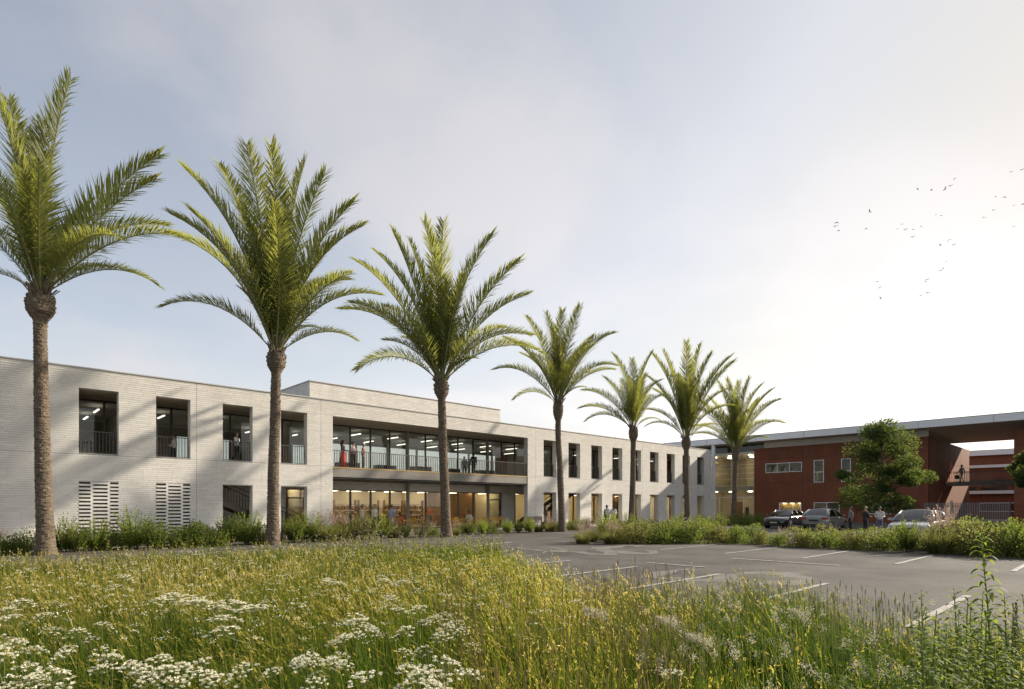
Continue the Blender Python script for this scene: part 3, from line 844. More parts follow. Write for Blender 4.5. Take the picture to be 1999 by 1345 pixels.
# ================================================================== PALMS
def frond_mesh(D, seed, n=165, L=1.0):
    """a feather frond of unit chord along +X, arching up in +Z; D = total bend in radians"""
    r = random.Random(seed); ns = 26
    pts = [Vector((0, 0, 0))]; ang = []
    for i in range(ns + 1):
        f = i / ns; ang.append(-D * (0.25*f + 0.75 * f**1.9))
    side_bend = r.uniform(-.10, .10)
    for i in range(ns):
        a = ang[i]; pts.append(pts[-1] + Vector((math.cos(a), side_bend*(i/ns)**2, math.sin(a))) / ns)
    ch = pts[-1]; th = math.atan2(ch.z, math.hypot(ch.x, ch.y)); ps = math.atan2(ch.y, ch.x)
    rot = Matrix.Rotation(th, 3, 'Y') @ Matrix.Rotation(-ps, 3, 'Z')
    k = 1.0 / ch.length
    pts = [rot @ p * k for p in pts]
    def sample(f):
        x = f * ns; i = min(int(x), ns - 1); w = x - i
        p = pts[i].lerp(pts[i+1], w); t = (pts[i+1] - pts[i]).normalized(); return p, t
    V = []; F4 = []; F3 = []
    # midrib
    mb = MB(); mb.tube([p for p in pts[::2]], [0.0070*(1 - 0.86*(i/13.0)) for i in range(14)], 5)
    roll = r.uniform(-.35, .35)
    for sgn in (-1, 1):
        for j in range(n):
            f = 0.13 + 0.865 * (j + r.uniform(-.4, .4)) / n
            f = min(max(f, .11), .995)
            p, t = sample(f)
            up = Vector((0, 0, 1)); S = up.cross(t).normalized(); Nn = t.cross(S)
            c, s_ = math.cos(roll*f), math.sin(roll*f); S, Nn = S*c + Nn*s_, Nn*c - S*s_
            if f < 0.27: ln = 0.020 + 0.135*(f-.11)/.16
            else: ln = 0.165 * (1 - 0.60 * max(0, (f - .45)/.55)**1.4) 
            ln *= r.uniform(.85, 1.12)
            a = R(66 - 36*f + r.uniform(-8, 8)); v = R(r.choice((20, 36, 52)) + r.uniform(-6, 6))
            d = (t*math.cos(a) + (S*sgn*math.cos(v) + Nn*math.sin(v))*math.sin(a)).normalized()
            wv = t.cross(d)
            wv = d.cross(wv).normalized() if wv.length > 1e-5 else Nn
            w = 0.0030 * r.uniform(.85, 1.15)
            m_ = p + d*ln*.5 + Vector((0,0,-.004)); e = p + d*ln + Vector((0, 0, -.018*r.uniform(.2, 1.6)))
            b = len(V); V += [p - wv*w*.5, p + wv*w*.5, m_ + wv*w, m_ - wv*w, e]
            F4.append((b, b+1, b+2, b+3)); F3.append((b+3, b+2, b+4))
    nv = len(mb.v)
    V2 = [tuple(x) for x in mb.v] + [tuple(x) for x in V]
    q = np.array(mb.f[:-2]); caps = mb.f[-2:]
    polys = [q, np.array(F4) + nv, np.array(F3) + nv]
    mi = [0]*len(q) + [1]*(len(F4)+len(F3))
    return np_mesh('frond', V2, polys, [M['rachis'], M['palm_leaf']], mat_idx=mi)
FR = [frond_mesh(D, 30+i) for i, D in enumerate((.25, .45, .60, .85, 1.15, 1.45, 1.75))]
FRD = (.25, .45, .60, .85, 1.15, 1.45, 1.75)

def palm(ub, path, top, tips, label, inner=12, seed=1, bulb=(.32, 1.0), r0=.29, rough=2.4):
    rr = random.Random(seed); r0 *= .80
    X0 = on_y(ub, 25.4); s = depth(X0, 25.4)
    ut, vt = top
    root = empty('palm_tree', (X0, 25.4, 0), 0, label, 'palm tree', 'date palms planted in a row along the path')
    H = zat(vt, s)
    # trunk centre line in the plane facing the lens
    ctrl = [(ub, 0.0)] + [(u, zat(v, s)) for u, v in path] + [(ut, H)]
    def centre(z):
        for (u0, z0), (u1, z1) in zip(ctrl[:-1], ctrl[1:]):
            if z <= z1 + 1e-6:
                f = (z - z0) / max(z1 - z0, 1e-6); f = f*f*(3-2*f)*.5 + f*.5
                du = (u0 + (u1-u0)*f - ub) * s / 1151; return Vector((RX*du, RY*du, z))
        du = (ut - ub) * s/1151; return Vector((RX*du, RY*du, z))
    n = 22; z = -0.05; V = []; rows = 0
    prof = []
    while z < H + .18:
        f = z / H
        rad = r0*(1.12 - .30*min(1, f*1.15)) + .10*math.exp(-z/.35)
        zb = H - z
        if zb < bulb[1]:
            q = 1 - abs(zb - bulb[1]*.45)/(bulb[1]*.56); rad = max(rad, rad + (bulb[0]-rad)*max(0, min(1, q*1.5)))
        if zb < 0.05: rad *= .72
        prof.append((z, rad)); z += rr.uniform(.028, .046)
    for i, (z, rad) in enumerate(prof):
        c = centre(max(0, min(z, H)));  c.z = z
        sw = .006*math.sin(i*2.1 + 1.3*math.sin(i*.37))
        for k in range(n):
            a = 2*math.pi*k/n
            ra = rad + sw*rr.uniform(.2, 1.8) + rr.uniform(-.015, .015)
            V.append((c.x + ra*math.cos(a), c.y + ra*math.sin(a), c.z + rr.uniform(-.016, .016)))
        rows += 1
    i_ = np.arange(rows-1)[:,None]*n; k_ = np.arange(n)[None,:]; k2 = (k_+1) % n
    Q = np.stack([i_+k_, i_+k2, i_+n+k2, i_+n+k_], axis=-1).reshape(-1, 4)
    tr = mesh_obj('trunk', np_mesh('trunk', V, [Q], [M['palm_bark']]), root)
    # cut leaf bases, spiralling, largest below the crown
    BV = []; BF = []; z = .5; ang = rr.random()*6
    while z < H + .05:
        zb = H - z
        big = 1.0 if zb < bulb[1] else (0.75 if zb < rough else 0.50)
        rad = np.interp(z, [p[0] for p in prof], [p[1] for p in prof]); c = centre(z)
        ang += 2.39996
        er = Vector((math.cos(ang), math.sin(ang), 0)); et = Vector((-er.y, er.x, 0))
        w = .085*big*rr.uniform(.8, 1.2); h = .13*big*rr.uniform(.8, 1.25); pr = .058*big*rr.uniform(.6, 1.4)
        p = Vector((c.x, c.y, z)) + er*(rad-.02)
        b = len(BV)
        BV += [p - et*w, p + et*w, p + et*w*.6 + er*pr + Vector((0,0,h)), p - et*w*.6 + er*pr + Vector((0,0,h)), p + Vector((0,0,h*1.15)) - et*w*.5, p + Vector((0,0,h*1.15)) + et*w*.5]
        BF += [(b, b+1, b+2, b+3), (b+3, b+2, b+5, b+4), (b, b+3, b+4, b), (b+1, b+5, b+2, b+1)]
        z += (.0085 if zb < bulb[1] else (.010 if zb < rough else .012))*rr.uniform(.8, 1.2)/ (r0/.29)
    BF = [f if len(set(f)) == 4 else tuple(dict.fromkeys(f)) for f in BF]
    me = bpy.data.meshes.new('leaf_bases'); me.from_pydata([tuple(v) for v in BV], [], BF); me.materials.append(M['palm_boot'])
    o = mesh_obj('leaf_bases', me, tr); tag(o, kind='stuff')
    # fronds
    cb = centre(H)
    bu = Vector((X0, 25.4, 0)) + cb
    def put(tip, droop):
        C = tip - bu; r_ = math.hypot(C.x, C.y); el = math.atan2(C.z, r_); az = math.atan2(C.y, C.x)
        i = min(range(len(FR)), key=lambda k: abs(FRD[k]-droop))
        st_ = Vector((math.cos(az), math.sin(az), 0))*.10
        wide = 1.06 if C.length > 6.3 else 1.22
        o = mesh_obj('frond', FR[i], root, cb + st_, (rr.uniform(-.25, .25), -el, az), (C.length, C.length*wide, C.length*1.08))
        return o
    for (u, v) in tips:
        dd = rr.uniform(-2.2, 2.2) * (s/28) ** .3
        if v < vt - 230*25/s: dd *= .6
        s2 = s + dd; x, y = at(u, s2); tip = Vector((x, y, zat(v, s2)))
        C = tip - bu; el = math.atan2(C.z, math.hypot(C.x, C.y))
        put(tip, 0.30 + max(0, (R(80) - el)) * 0.95 + rr.uniform(-.1, .15))
    lens = [math.hypot(u-ut, v-vt)*s/1151 for u, v in tips]; Lm = sum(lens)/len(lens)
    for i in range(int(inner*.7)):                      # young upright fronds and those pointing at or away from the lens
        az = AZ + (0 if i % 2 else math.pi) + rr.uniform(-.9, .9); el = R(rr.uniform(28, 80))
        L = Lm*rr.uniform(.78, .98)
        tip = bu + Vector((math.cos(az)*math.cos(el), math.sin(az)*math.cos(el), math.sin(el)))*L
        put(tip, 0.30 + max(0, R(80)-el)*.9)
    # spiky dead stubs at the foot of the crown
    mbs = MB()
    for i in range(16):
        a = rr.random()*6.28; e = Vector((math.cos(a), math.sin(a), 0))
        mbs.bar(cb + e*.18 + Vector((0,0,-.15)), cb + e*rr.uniform(.38, .55) + Vector((0,0,rr.uniform(.15, .45))), .05, .03)
    mbs.build('frond_stubs', M['palm_boot'], root)
    return root
palm(90, [(84,900),(81,760),(79,640)], (80,574), [(132,152),(83,232),(20,192),(-5,178),(-60,290),(307,300),(300,348),(322,440),(347,462),(306,560),(235,470),(210,520),(-70,430),(-60,545),(-110,380),(30,330),(150,420)],
     'nearest date palm, smooth trunk with swollen neck, before the plain brick wall end', 9, 3, (.40, .95), .28, 1.2)
palm(533, [(534,930),(538,800)], (540,688), [(484,280),(530,285),(592,313),(632,338),(688,393),(708,440),(365,328),(430,322),(338,418),(322,600),(692,664),(738,576),(684,535),(345,460),(560,420),(650,470),(470,560),(620,640)],
     'date palm standing between the two doorway openings, left of the balcony recess', 12, 5, (.37, .9), .28, 3.2)
palm(872, [(869,960),(865,870)], (862,746), [(770,450),(830,432),(803,470),(866,428),(960,458),(1012,508),(1030,574),(1058,692),(1035,655),(697,508),(738,492),(670,604),(752,664),(698,722),(985,640),(900,560),(930,700),(860,560)],
     'date palm with a curved rough trunk before the wide balcony recess', 12, 8, (.38, .9), .30, 3.6)
palm(1098, [(1094,920),(1090,850)], (1090,786), [(1030,618),(1068,610),(1097,606),(1130,597),(1198,650),(1157,655),(1202,714),(1142,756),(988,660),(968,722),(1005,780),(1197,722),(1080,640),(1020,690)],
     'slender date palm just past the balcony recess, beside the bench', 8, 12, (.31, 1.2), .25, 2.2)
palm(1233, [(1236,930)], (1237,836), [(1198,690),(1235,700),(1272,687),(1140,762),(1134,797),(1146,822),(1290,742),(1180,735),(1303,772),(1288,822),(1215,740),(1260,730)],
     'small date palm standing next to the two men in pale shirts', 10, 17, (.32, 1.0), .26, 2.0)
palm(1343, [(1341,940)], (1340,856), [(1275,690),(1297,685),(1340,667),(1367,672),(1388,690),(1426,695),(1432,705),(1417,760),(1262,732),(1255,800),(1263,832),(1278,760),(1432,792),(1330,740),(1400,830)],
     'full crowned date palm standing before the far end of the white wall', 11, 23, (.34, 1.0), .28, 1.8)
palm(1432, [(1435,940)], (1437,880), [(1402,745),(1420,740),(1462,738),(1487,750),(1507,760),(1522,780),(1528,826),(1498,856),(1358,800),(1350,850),(1442,745),(1385,775),(1350,772),(1460,800)],
     'farthest date palm standing in front of the glazed entrance hall', 10, 29, (.32, 1.0), .27, 2.6)

# ================================================================== SHRUBS
def quad_cloud(P, D, L, W, r, bend=.15):
    """leaf shaped quads: P positions, D directions; returns V, F"""
    n = len(P)
    rnd = r.normal(size=(n, 3)); S = np.cross(D, rnd); S /= np.linalg.norm(S, axis=1, keepdims=True) + 1e-9
    L = L[:, None]; W = W[:, None]
    V = np.stack([P, P + D*L*.45 + S*W, P + D*L, P + D*L*.45 - S*W], axis=1).reshape(-1, 3)
    F = np.arange(n)[:, None]*4 + np.arange(4)[None]
    return V, F
def unit(r, n):
    v = r.normal(size=(n, 3)); return v / np.linalg.norm(v, axis=1, keepdims=True)
def bush_mesh(seed, n=2600, rx=.62, h=1.0, leaf=.055, m='shrub_leaf'):
    r = np.random.default_rng(seed)
    nl = 26
    cen = unit(r, nl) * r.uniform(.35, .9, (nl, 1)); cen[:, 2] = np.abs(cen[:, 2])
    cr_ = r.uniform(.22, .42, nl)
    i = r.integers(0, nl, n); u = unit(r, n); rad = r.uniform(.45, 1.0, n)**.6
    P = cen[i] + u * (cr_[i]*rad)[:, None]
    P[:, 2] = np.clip(P[:, 2], .03, None)
    P *= np.array([rx, rx, h*.80]); 
    D = u*.7 + unit(r, n)*.6 + np.array([0, 0, .45]); D /= np.linalg.norm(D, axis=1, keepdims=True)
    V, F = quad_cloud(P, D, leaf*r.uniform(.6, 1.4, n), leaf*.30*r.uniform(.7, 1.2, n), r)
    return np_mesh('foliage', V, [F], [M[m]])
def feather_mesh(seed, n=46, h=1.1, spread=.42, leaf=.075, m='shrub_leaf_bright', per=52):
    r = np.random.default_rng(seed)
    a = r.uniform(0, 2*np.pi, n); sp = spread*np.sqrt(r.uniform(.02, 1, n)); hh = h*r.uniform(.55, 1.05, n)*(1-.3*(sp/spread)**2)
    f = np.sort(r.uniform(.12, 1, (n, per)), axis=1)
    curve = f**1.5
    X = np.cos(a)[:,None]*sp[:,None]*(.35+.65*curve); Yv = np.sin(a)[:,None]*sp[:,None]*(.35+.65*curve); Z = hh[:,None]*f
    P = np.stack([X, Yv, Z], -1).reshape(-1, 3)
    T = np.stack([np.cos(a)[:,None]*sp[:,None]*f, np.sin(a)[:,None]*sp[:,None]*f, hh[:,None]*np.ones_like(f)], -1).reshape(-1, 3)
    T /= np.linalg.norm(T, axis=1, keepdims=True)
    D = T*.75 + unit(r, len(P))*.62; D /= np.linalg.norm(D, axis=1, keepdims=True)
    ll = (leaf*(1.1 - .55*f)).reshape(-1)*r.uniform(.7, 1.3, len(P))
    V, F = quad_cloud(P, D, ll, ll*.16, r)
    return np_mesh('foliage', V, [F], [M[m]])
def blades(px, py, h, w, az, lean, r, nseg=3, z0=0.0, power=1.8):
    n = len(px); fs = np.linspace(0, 1, nseg+1)
    ca, sa = np.cos(az), np.sin(az); waz = az + np.pi/2 + r.uniform(-.9, .9, n); wx, wy = np.cos(waz), np.sin(waz)
    rows = []
    for k, f in enumerate(fs):
        d = lean*h*f**power; z = z0 + h*f*(1 - .35*np.clip(lean, 0, 1.2)*f)
        cx_, cy_ = px + ca*d, py + sa*d; ww = w*.5*(1 - f**1.6)
        if k < nseg:
            rows.append(np.stack([cx_ - wx*ww, cy_ - wy*ww, z], -1)); rows.append(np.stack([cx_ + wx*ww, cy_ + wy*ww, z], -1))
        else: rows.append(np.stack([cx_, cy_, z], -1))
    V = np.stack(rows, 1); m_ = V.shape[1]
    b = np.arange(n)[:, None]*m_
    Q = [b + np.array([2*k, 2*k+1, 2*k+3, 2*k+2]) for k in range(nseg-1)]
    T3 = b + np.array([2*nseg-2, 2*nseg-1, 2*nseg])
    return V.reshape(-1, 3), np.concatenate(Q), T3, m_
def tuft_mesh(seed, n=420, h=.75, m='shrub_leaf_olive'):
    r = np.random.default_rng(seed)
    a = r.uniform(0, 2*np.pi, n); rad = .22*np.sqrt(r.uniform(0, 1, n))
    V, Q, T3, _ = blades(rad*np.cos(a), rad*np.sin(a), h*r.uniform(.55, 1.05, n), .016*r.uniform(.6, 1.3, n), a + r.normal(0, .5, n), r.uniform(.15, .75, n), r, 3)
    return np_mesh('blades', V, [Q, T3], [M[m]])
def plume_mesh(seed, n=34, h=1.0, m='plume', spread=.35):
    r = np.random.default_rng(seed); P = []; 
    a = r.uniform(0, 2*np.pi, n); sp = spread*np.sqrt(r.uniform(.05, 1, n)); hh = h*r.uniform(.7, 1.1, n)
    f = r.uniform(.72, 1.0, (n, 22))
    P = np.stack([np.cos(a)[:,None]*sp[:,None]*f**1.5, np.sin(a)[:,None]*sp[:,None]*f**1.5, hh[:,None]*f], -1).reshape(-1, 3)
    D = unit(r, len(P))*.55 + np.array([0, 0, .8]); D /= np.linalg.norm(D, axis=1, keepdims=True)
    V, F = quad_cloud(P, D, .05*r.uniform(.6, 1.2, len(P)), .007*np.ones(len(P)), r)
    return np_mesh('plumes', V, [F], [M[m]])
def flowers_mesh(seed, n=130, h=1.1, rx=.5, m='petal_pale'):
    r = np.random.default_rng(seed); u = unit(r, n); u[:, 2] = np.abs(u[:, 2])
    P = u*np.array([rx, rx, h*.8])*r.uniform(.75, 1.12, (n, 1)); D = unit(r, n)
    V, F = quad_cloud(P, D, .035*r.uniform(.6, 1.4, n), .014*np.ones(n), r)
    return np_mesh('flowers', V, [F], [M[m]])
def stems_mesh(seed, n=16, h=.8, spread=.4):
    r = random.Random(seed); mb = MB()
    for i in range(n):
        a = r.random()*6.28; q = spread*math.sqrt(r.random())
        mb.tube([(0.05*math.cos(a), .05*math.sin(a), -.02), (q*.5*math.cos(a), q*.5*math.sin(a), h*.5), (q*math.cos(a), q*math.sin(a), h*r.uniform(.7, 1))], [.012, .008, .004], 4, cap=False)
    return mb.mesh('stems', [M['twig']])
BUSH = [bush_mesh(100+i, 3000, .62, 1.0, .055, ('shrub_leaf', 'shrub_leaf_olive', 'shrub_leaf')[i % 3]) for i in range(4)]
BUSHD = [bush_mesh(140+i, 2800, .66, 1.0, .05, 'shrub_leaf') for i in range(2)]
FEATH = [feather_mesh(200+i, 46+8*i, 1.1, .40+.05*i, .08, ('shrub_leaf_bright', 'shrub_leaf', 'shrub_leaf_bright')[i % 3]) for i in range(4)]
AIRY = [feather_mesh(240+i, 40, 1.1, .55, .055, 'shrub_leaf_olive', 60) for i in range(2)]
TUFT = [tuft_mesh(260+i) for i in range(3)]
PLUM = [plume_mesh(280+i) for i in range(3)]
FLOW = [flowers_mesh(300+i) for i in range(3)]
STEM = [stems_mesh(320+i) for i in range(3)]
PARTS = {
 'bush': lambda i: [('foliage', BUSH[i % 4]), ('stems', STEM[i % 3])],
 'dark': lambda i: [('foliage', BUSHD[i % 2]), ('stems', STEM[i % 3])],
 'flower': lambda i: [('foliage', BUSH[(i+1) % 4]), ('flowers', FLOW[i % 3]), ('stems', STEM[i % 3])],
 'feather': lambda i: [('foliage', FEATH[i % 4]), ('stems', STEM[i % 3])],
 'airy': lambda i: [('foliage', AIRY[i % 2]), ('flowers', FLOW[i % 3]), ('stems', STEM[i % 3])],
 'tuft': lambda i: [('blades', TUFT[i % 3]), ('plumes', PLUM[i % 3])],
}
LOOK = {'bush': 'rounded leafy shrub', 'dark': 'dense dark green shrub', 'flower': 'rounded pale-flowered shrub', 'feather': 'feathery bright shrub',
        'airy': 'airy pale-flowered shrub', 'tuft': 'pinkish-plumed ornamental grass'}
NAME = {'bush': 'shrub', 'dark': 'shrub', 'flower': 'flowering_shrub', 'feather': 'feathery_shrub', 'airy': 'flowering_shrub', 'tuft': 'ornamental_grass'}
CATG = {'bush': 'shrub', 'dark': 'shrub', 'flower': 'shrub', 'feather': 'shrub', 'airy': 'shrub', 'tuft': 'grass tuft'}
shr = random.Random(99); NSH = [0]; LABELS = {}; SHR = []
def shrub(kind, x, y, h, where, group):
    i = NSH[0]; NSH[0] += 1
    lab = LOOK[kind] + ' ' + where
    LABELS.setdefault(lab, []).append((round(x, 1), round(y, 1)))
    o = empty(NAME[kind], (x, y, 0.005), shr.random()*6.28, lab, CATG[kind], group)
    o.scale = (h*shr.uniform(1.0, 1.4), h*shr.uniform(1.0, 1.4), h*shr.uniform(.92, 1.08))
    for nm, me in PARTS[kind](i): tag(mesh_obj(nm, me, o), kind='stuff' if nm in ('flowers', 'plumes', 'foliage', 'blades', 'stems') else None)
    SHR.append((o, lab, h))
    return o
def place_x(x):
    marks = [(-3,'well short of the nearest palm'),(0.2,'just before the nearest palm'),(2.2,'at the foot of the nearest palm'),(3.6,'below the gap before the first louvred panel'),(4.9,'in front of the first louvred panel'),(6.4,'between the two louvred panels'),
             (7.9,'in front of the second louvred panel'),(9.3,'between the second louvred panel and the stair opening'),(10.3,'under the stair opening'),(11.9,'just past the stair opening'),(13.1,'before the glazed doorway opening'),(14.2,'under the glazed doorway opening'),
             (15.6,'at the near corner of the balcony recess'),(17.0,'below the woman in the red skirt'),(18.2,'below the person in the hat'),(19.4,'before the standing group on the terrace'),(20.6,'beside the man in the blue shirt'),(21.7,'before the seated red top'),
             (22.7,'just left of the trunk before the balcony'),(23.9,'just right of the trunk before the balcony'),(25.2,'before the yellow chairs'),(26.5,'before the man on a yellow chair'),(27.9,'before the glazed door under the balcony'),(29.3,'under the far part of the balcony'),
             (30.7,'under the far corner of the balcony'),(32.2,'before the bench'),(33.8,'beside the slender palm'),(35.6,'past the slender palm'),(38,'where the road bends behind the hedge')]
    return min(marks, key=lambda m: abs(m[0]-x))[1]
row = [(-70,'bush',.8),(-25,'dark',.75),(18,'dark',.7),(55,'dark',.85),(122,'feather',1.05),(150,'feather',.85),(185,'feather',1.0),(216,'bush',.75),(262,'feather',1.28),(306,'feather',1.1),(352,'bush',1.0),(384,'bush',1.1),(412,'bush',.95),(446,'feather',1.05),(482,'feather',1.25),(512,'bush',.85),
       (548,'airy',.8),(575,'feather',1.1),(608,'feather',1.2),(640,'tuft',1.1),(664,'tuft',1.2),(690,'airy',1.35),(716,'airy',1.3),(742,'feather',1.15),(768,'tuft',1.2),(792,'feather',1.0),(822,'airy',1.45),(846,'flower',.8),(890,'tuft',1.0),(915,'feather',1.1),(942,'feather',1.2),(962,'bush',.9),(992,'feather',1.1),(1012,'feather',1.15),
       (1034,'feather',1.2),(1052,'tuft',1.15),(1074,'tuft',1.2),(1096,'bush',1.0),(1120,'bush',1.1)]
for i, (u, k, h) in enumerate(row):
    y = 26.1 + shr.uniform(-.25, .45); x = on_y(u, y)
    shrub(k, x, y, h*(.80 if 16.5 < x < 31 else 1.2), 'in the front row, ' + place_x(x), 'shrubs planted along the foot of the white building')
kinds2 = ['feather','airy','bush','feather','tuft','flower','airy','feather']
for i in range(34):
    x = -3.2 + 1.16*i + shr.uniform(-.25, .25); y = 28.1 + shr.uniform(-.6, .7)
    if 25.8 < x < 29.5 or 20.2 < x < 21.3: continue
    shrub(kinds2[(i*3) % 8], x, y, shr.uniform(.72, .98)*(.78 if 16.5 < x < 31 else 1), 'in the back row, ' + place_x(x), 'shrubs planted along the foot of the white building')
# hedge island between the two halves of the car park
def place_y(y):
    marks = [(15.5,'beyond the last painted bay'),(14.2,'behind the last painted bay'),(13.0,'beside the last white line'),(11.7,'in front of the entrance palm'),(10.5,'before the dark car'),(9.3,'just right of the dark car'),(8.1,'before the silver hatchback'),(6.9,'behind the tail of the silver hatchback'),
             (5.7,'before the talking couple'),(4.5,'before the bonnet of the white car'),(3.3,'before the windscreen of the white car'),(2.1,'before the slat fence'),(0.9,'before the near corner of the red block'),(-0.4,'near the leafy weed'),(-1.7,'past the leafy weed'),(-3.4,'farthest out along the hedge')]
    return min(marks, key=lambda m: abs(m[0]-y))[1]
HG = 'shrubs of the hedge between the car park rows'
hk = ['bush','flower','bush','tuft','bush','flower','feather','bush','bush','flower']
hh_ = lambda y: .72 if 9.5 < y < 11.8 else (1.02 if y > 6.2 else 1.42)
for i in range(19):
    y = 12.9 - .92*i; x = 25.0 + shr.uniform(-.2, .25)
    shrub(hk[(i*7) % 10], x, y, hh_(y)*shr.uniform(.9, 1.08), 'in the hedge front, ' + place_y(y), HG)
    y2 = y + .5 + shr.uniform(-.2, .2)
    shrub(hk[(i*3+4) % 10], 26.6 + shr.uniform(-.2, .2), y2, hh_(y2)*shr.uniform(.9, 1.1), 'in the hedge rear, ' + place_y(y2), HG)
tipw = ['at the very tip of the hedge','second from the tip of the hedge','third along the hedge tip','at the swelling of the hedge tip','in the hedge corner by the road','behind the hedge tip','in the middle of the hedge tip','below the slender palm beyond the hedge','in front of the two men','just left of the two men','just right of the two men','below the small palm','between the small palm and the full crowned palm','below the full crowned palm','at the back of the hedge tip','inside the broad end of the hedge','by the second aisle','behind the broad end of the hedge']
tips_ = [(20.0,16.6,'tuft',.85),(20.9,15.7,'tuft',.95),(21.9,15.2,'bush',1.15),(22.9,14.4,'bush',1.25),(24.0,13.7,'flower',1.15),(21.3,17.2,'tuft',1.0),(22.6,16.4,'bush',1.1),(23.6,17.6,'bush',1.1),(26.0,19.7,'feather',1.25),(25.0,19.2,'feather',1.2),(27.2,19.3,'feather',1.2),(27.8,18.3,'bush',1.2),(28.8,17.2,'flower',1.15),(29.2,15.8,'bush',1.1),(24.9,17.0,'flower',1.15),(24.6,15.4,'bush',1.15),(27.0,14.6,'bush',.95),(26.4,16.6,'flower',1.15)]
for w, (x, y, k, h) in zip(tipw, tips_): shrub(k, x, y, h*1.12, w, HG)
dk = ['under the farthest palm','just left of the farthest palm','just right of the farthest palm','before the entrance doors','at the edge of the entrance hall','before the last low opening of the white wall','before the lit low windows of the white wall','near the full crowned palm trunk','behind the full crowned palm trunk','next to the dark car','behind the dark car','at the corner of the red wall','beside the red wall corner','nearest the road in the dark bed','deep in the dark bed']
dpos = [(52.3,24.4),(50.2,24.6),(54.4,24.0),(57.2,23.2),(58.8,22.0),(46.6,25.8),(44.9,26.4),(44.2,24.6),(45.8,23.6),(53.2,21.4),(55.4,21.0),(57.4,21.0),(59.2,24.5),(47.8,22.6),(50.2,22.4)]
for w, (x, y) in zip(dk, dpos): shrub('dark', x, y, shr.uniform(1.0, 1.3), w, 'dark shrubs in the shaded bed before the entrance')

# ================================================================== BROADLEAF TREES
def tree(x, y, ztop, rad, zlow, seed, label, nleaf=26000):
    r = np.random.default_rng(seed); rr = random.Random(seed)
    t = empty('broadleaf_tree', (x, y, 0), 0, label, 'tree')
    mb = MB(); mb.tube([(0,0,-.05),(.05,.02,1.5),(.02,.1,3.2),(.1,.0,5.0),(0,0,ztop-1.2)], [.16,.13,.11,.08,.03], 10)
    o = mb.build('trunk', M['twig'], t, True)
    nl = 46; cen = []
    H = ztop - zlow
    for i in range(nl):
        f = rr.random(); z = zlow + H*f*.93
        w = rad*(math.sin(math.pi*min(1, .22 + .72*f))**.7)*rr.choice((.75, 1.0, 1.15))*(1.0 if f < .55 else .72)
        a = rr.random()*6.28; q = w*math.sqrt(rr.uniform(.1, 1))
        cen.append((q*math.cos(a), q*math.sin(a), z))
        mbl = None
    limbs = MB()
    for c in cen:
        z0 = max(1.6, c[2]-rr.uniform(.6, 1.4)); limbs.tube([(.03, .03, z0), (c[0]*.5, c[1]*.5, (z0+c[2])/2+.1), c], [.05, .03, .012], 5, cap=False)
    limbs.build('limbs', M['twig'], t, True)
    cen = np.array(cen); i = r.integers(0, nl, nleaf); cr_ = r.uniform(.35, .95, nl)*rad/3.1
    u = unit(r, nleaf); P = cen[i] + u*(cr_[i]*r.uniform(.35, 1.1, nleaf)**.7)[:, None]*np.array([1.3, 1.3, .95])
    D = u*.5 + unit(r, nleaf)*.7 + np.array([0, 0, -.15]); D /= np.linalg.norm(D, axis=1, keepdims=True)
    V, F = quad_cloud(P, D, .15*r.uniform(.6, 1.3, nleaf), .045*r.uniform(.7, 1.3, nleaf), r)
    mesh_obj('crown', np_mesh('crown', V, [F], [M['tree_leaf']]), t)
    return t
tx, ty = at(1722, 44.0); tree(tx, ty, zat(818, 44), 2.75, 1.5, 79, 'green broadleaf tree standing in front of the red wall behind the parked cars')
tx, ty = at(2016, 40.0); tree(tx, ty, zat(872, 40), 1.15, 3.0, 78, 'small tree before the near red block at the end of the slat fence', 8000)

# ================================================================== MEADOW
def wob(x, y, s=1.0): return (np.sin(x*1.3*s+1) * np.cos(y*1.1*s+.5) + np.sin(x*.6*s-y*.8*s+2) + .6*np.sin(x*2.9*s+y*2.3*s)) / 2.6
EDGE = [(-20, 8.6), (0, 8.4), (2.7, 8.0), (4.5, 7.3), (6, 7.05), (8.2, 8.4), (10.5, 9.6), (13.5, 12.0), (15.6, 14.6), (17.2, 15.3), (18.2, 13.2)]
def inside(x, y):
    lim = np.interp(y, [e[0] for e in EDGE], [e[1] for e in EDGE])
    lim = lim + .28*np.sin(1.9*y + .8) + .14*np.sin(5.3*y)
    top = np.interp(x, [0, 3.5, 6.5, 9.5], [15.4, 15.5, 16.6, 18.1]) + .25*np.sin(2.1*x)
    return (x < lim) & (y < top)
def scatter(n, s0, s1, u0=-560, u1=2200, r=rng, p=1.0):
    s = s0 + (s1 - s0)*r.uniform(0, 1, n)**p; u = r.uniform(u0, u1, n); t = (u-1000)/1151
    x = s*(FX + RX*t); y = s*(FY + RY*t); k = inside(x, y)
    return x[k], y[k], s[k], u[k]
Vs, Qs, Ts, tint, off = [], [], [], [], 0
def add_blades(x, y, h, w, az, lean, tt, nseg=3, power=1.8):
    global off
    V, Q, T3, m_ = blades(x, y, h, w, az, lean, rng, nseg, 0.0, power)
    Vs.append(V); Qs.append(Q + off); Ts.append(T3 + off); off += len(V); tint.append(np.repeat(tt, m_))
def gold(x, y, s, u):
    """how far the grass has ripened: a dry band across the middle of the meadow"""
    g = np.exp(-((s - 9.0)/4.2)**2) * (1 - .75*np.clip((u-1150)/500, 0, 1)) 
    return np.clip(g + .22*wob(x, y), 0, 1)
def flow(x, y): return AZ + 1.57 + 1.1*wob(x*.8, y*.8, .7) + .7*np.sin(.45*x + .3*y)
x, y, s, u = scatter(262000, 2.0, 18.5)
k = rng.uniform(0, 1, len(x)) < np.clip(.72 + .95*wob(x*2.3, y*2.3+1, 1.4), .20, 1); x, y, s, u = x[k], y[k], s[k], u[k]
g = gold(x, y, s, u); n = len(x)
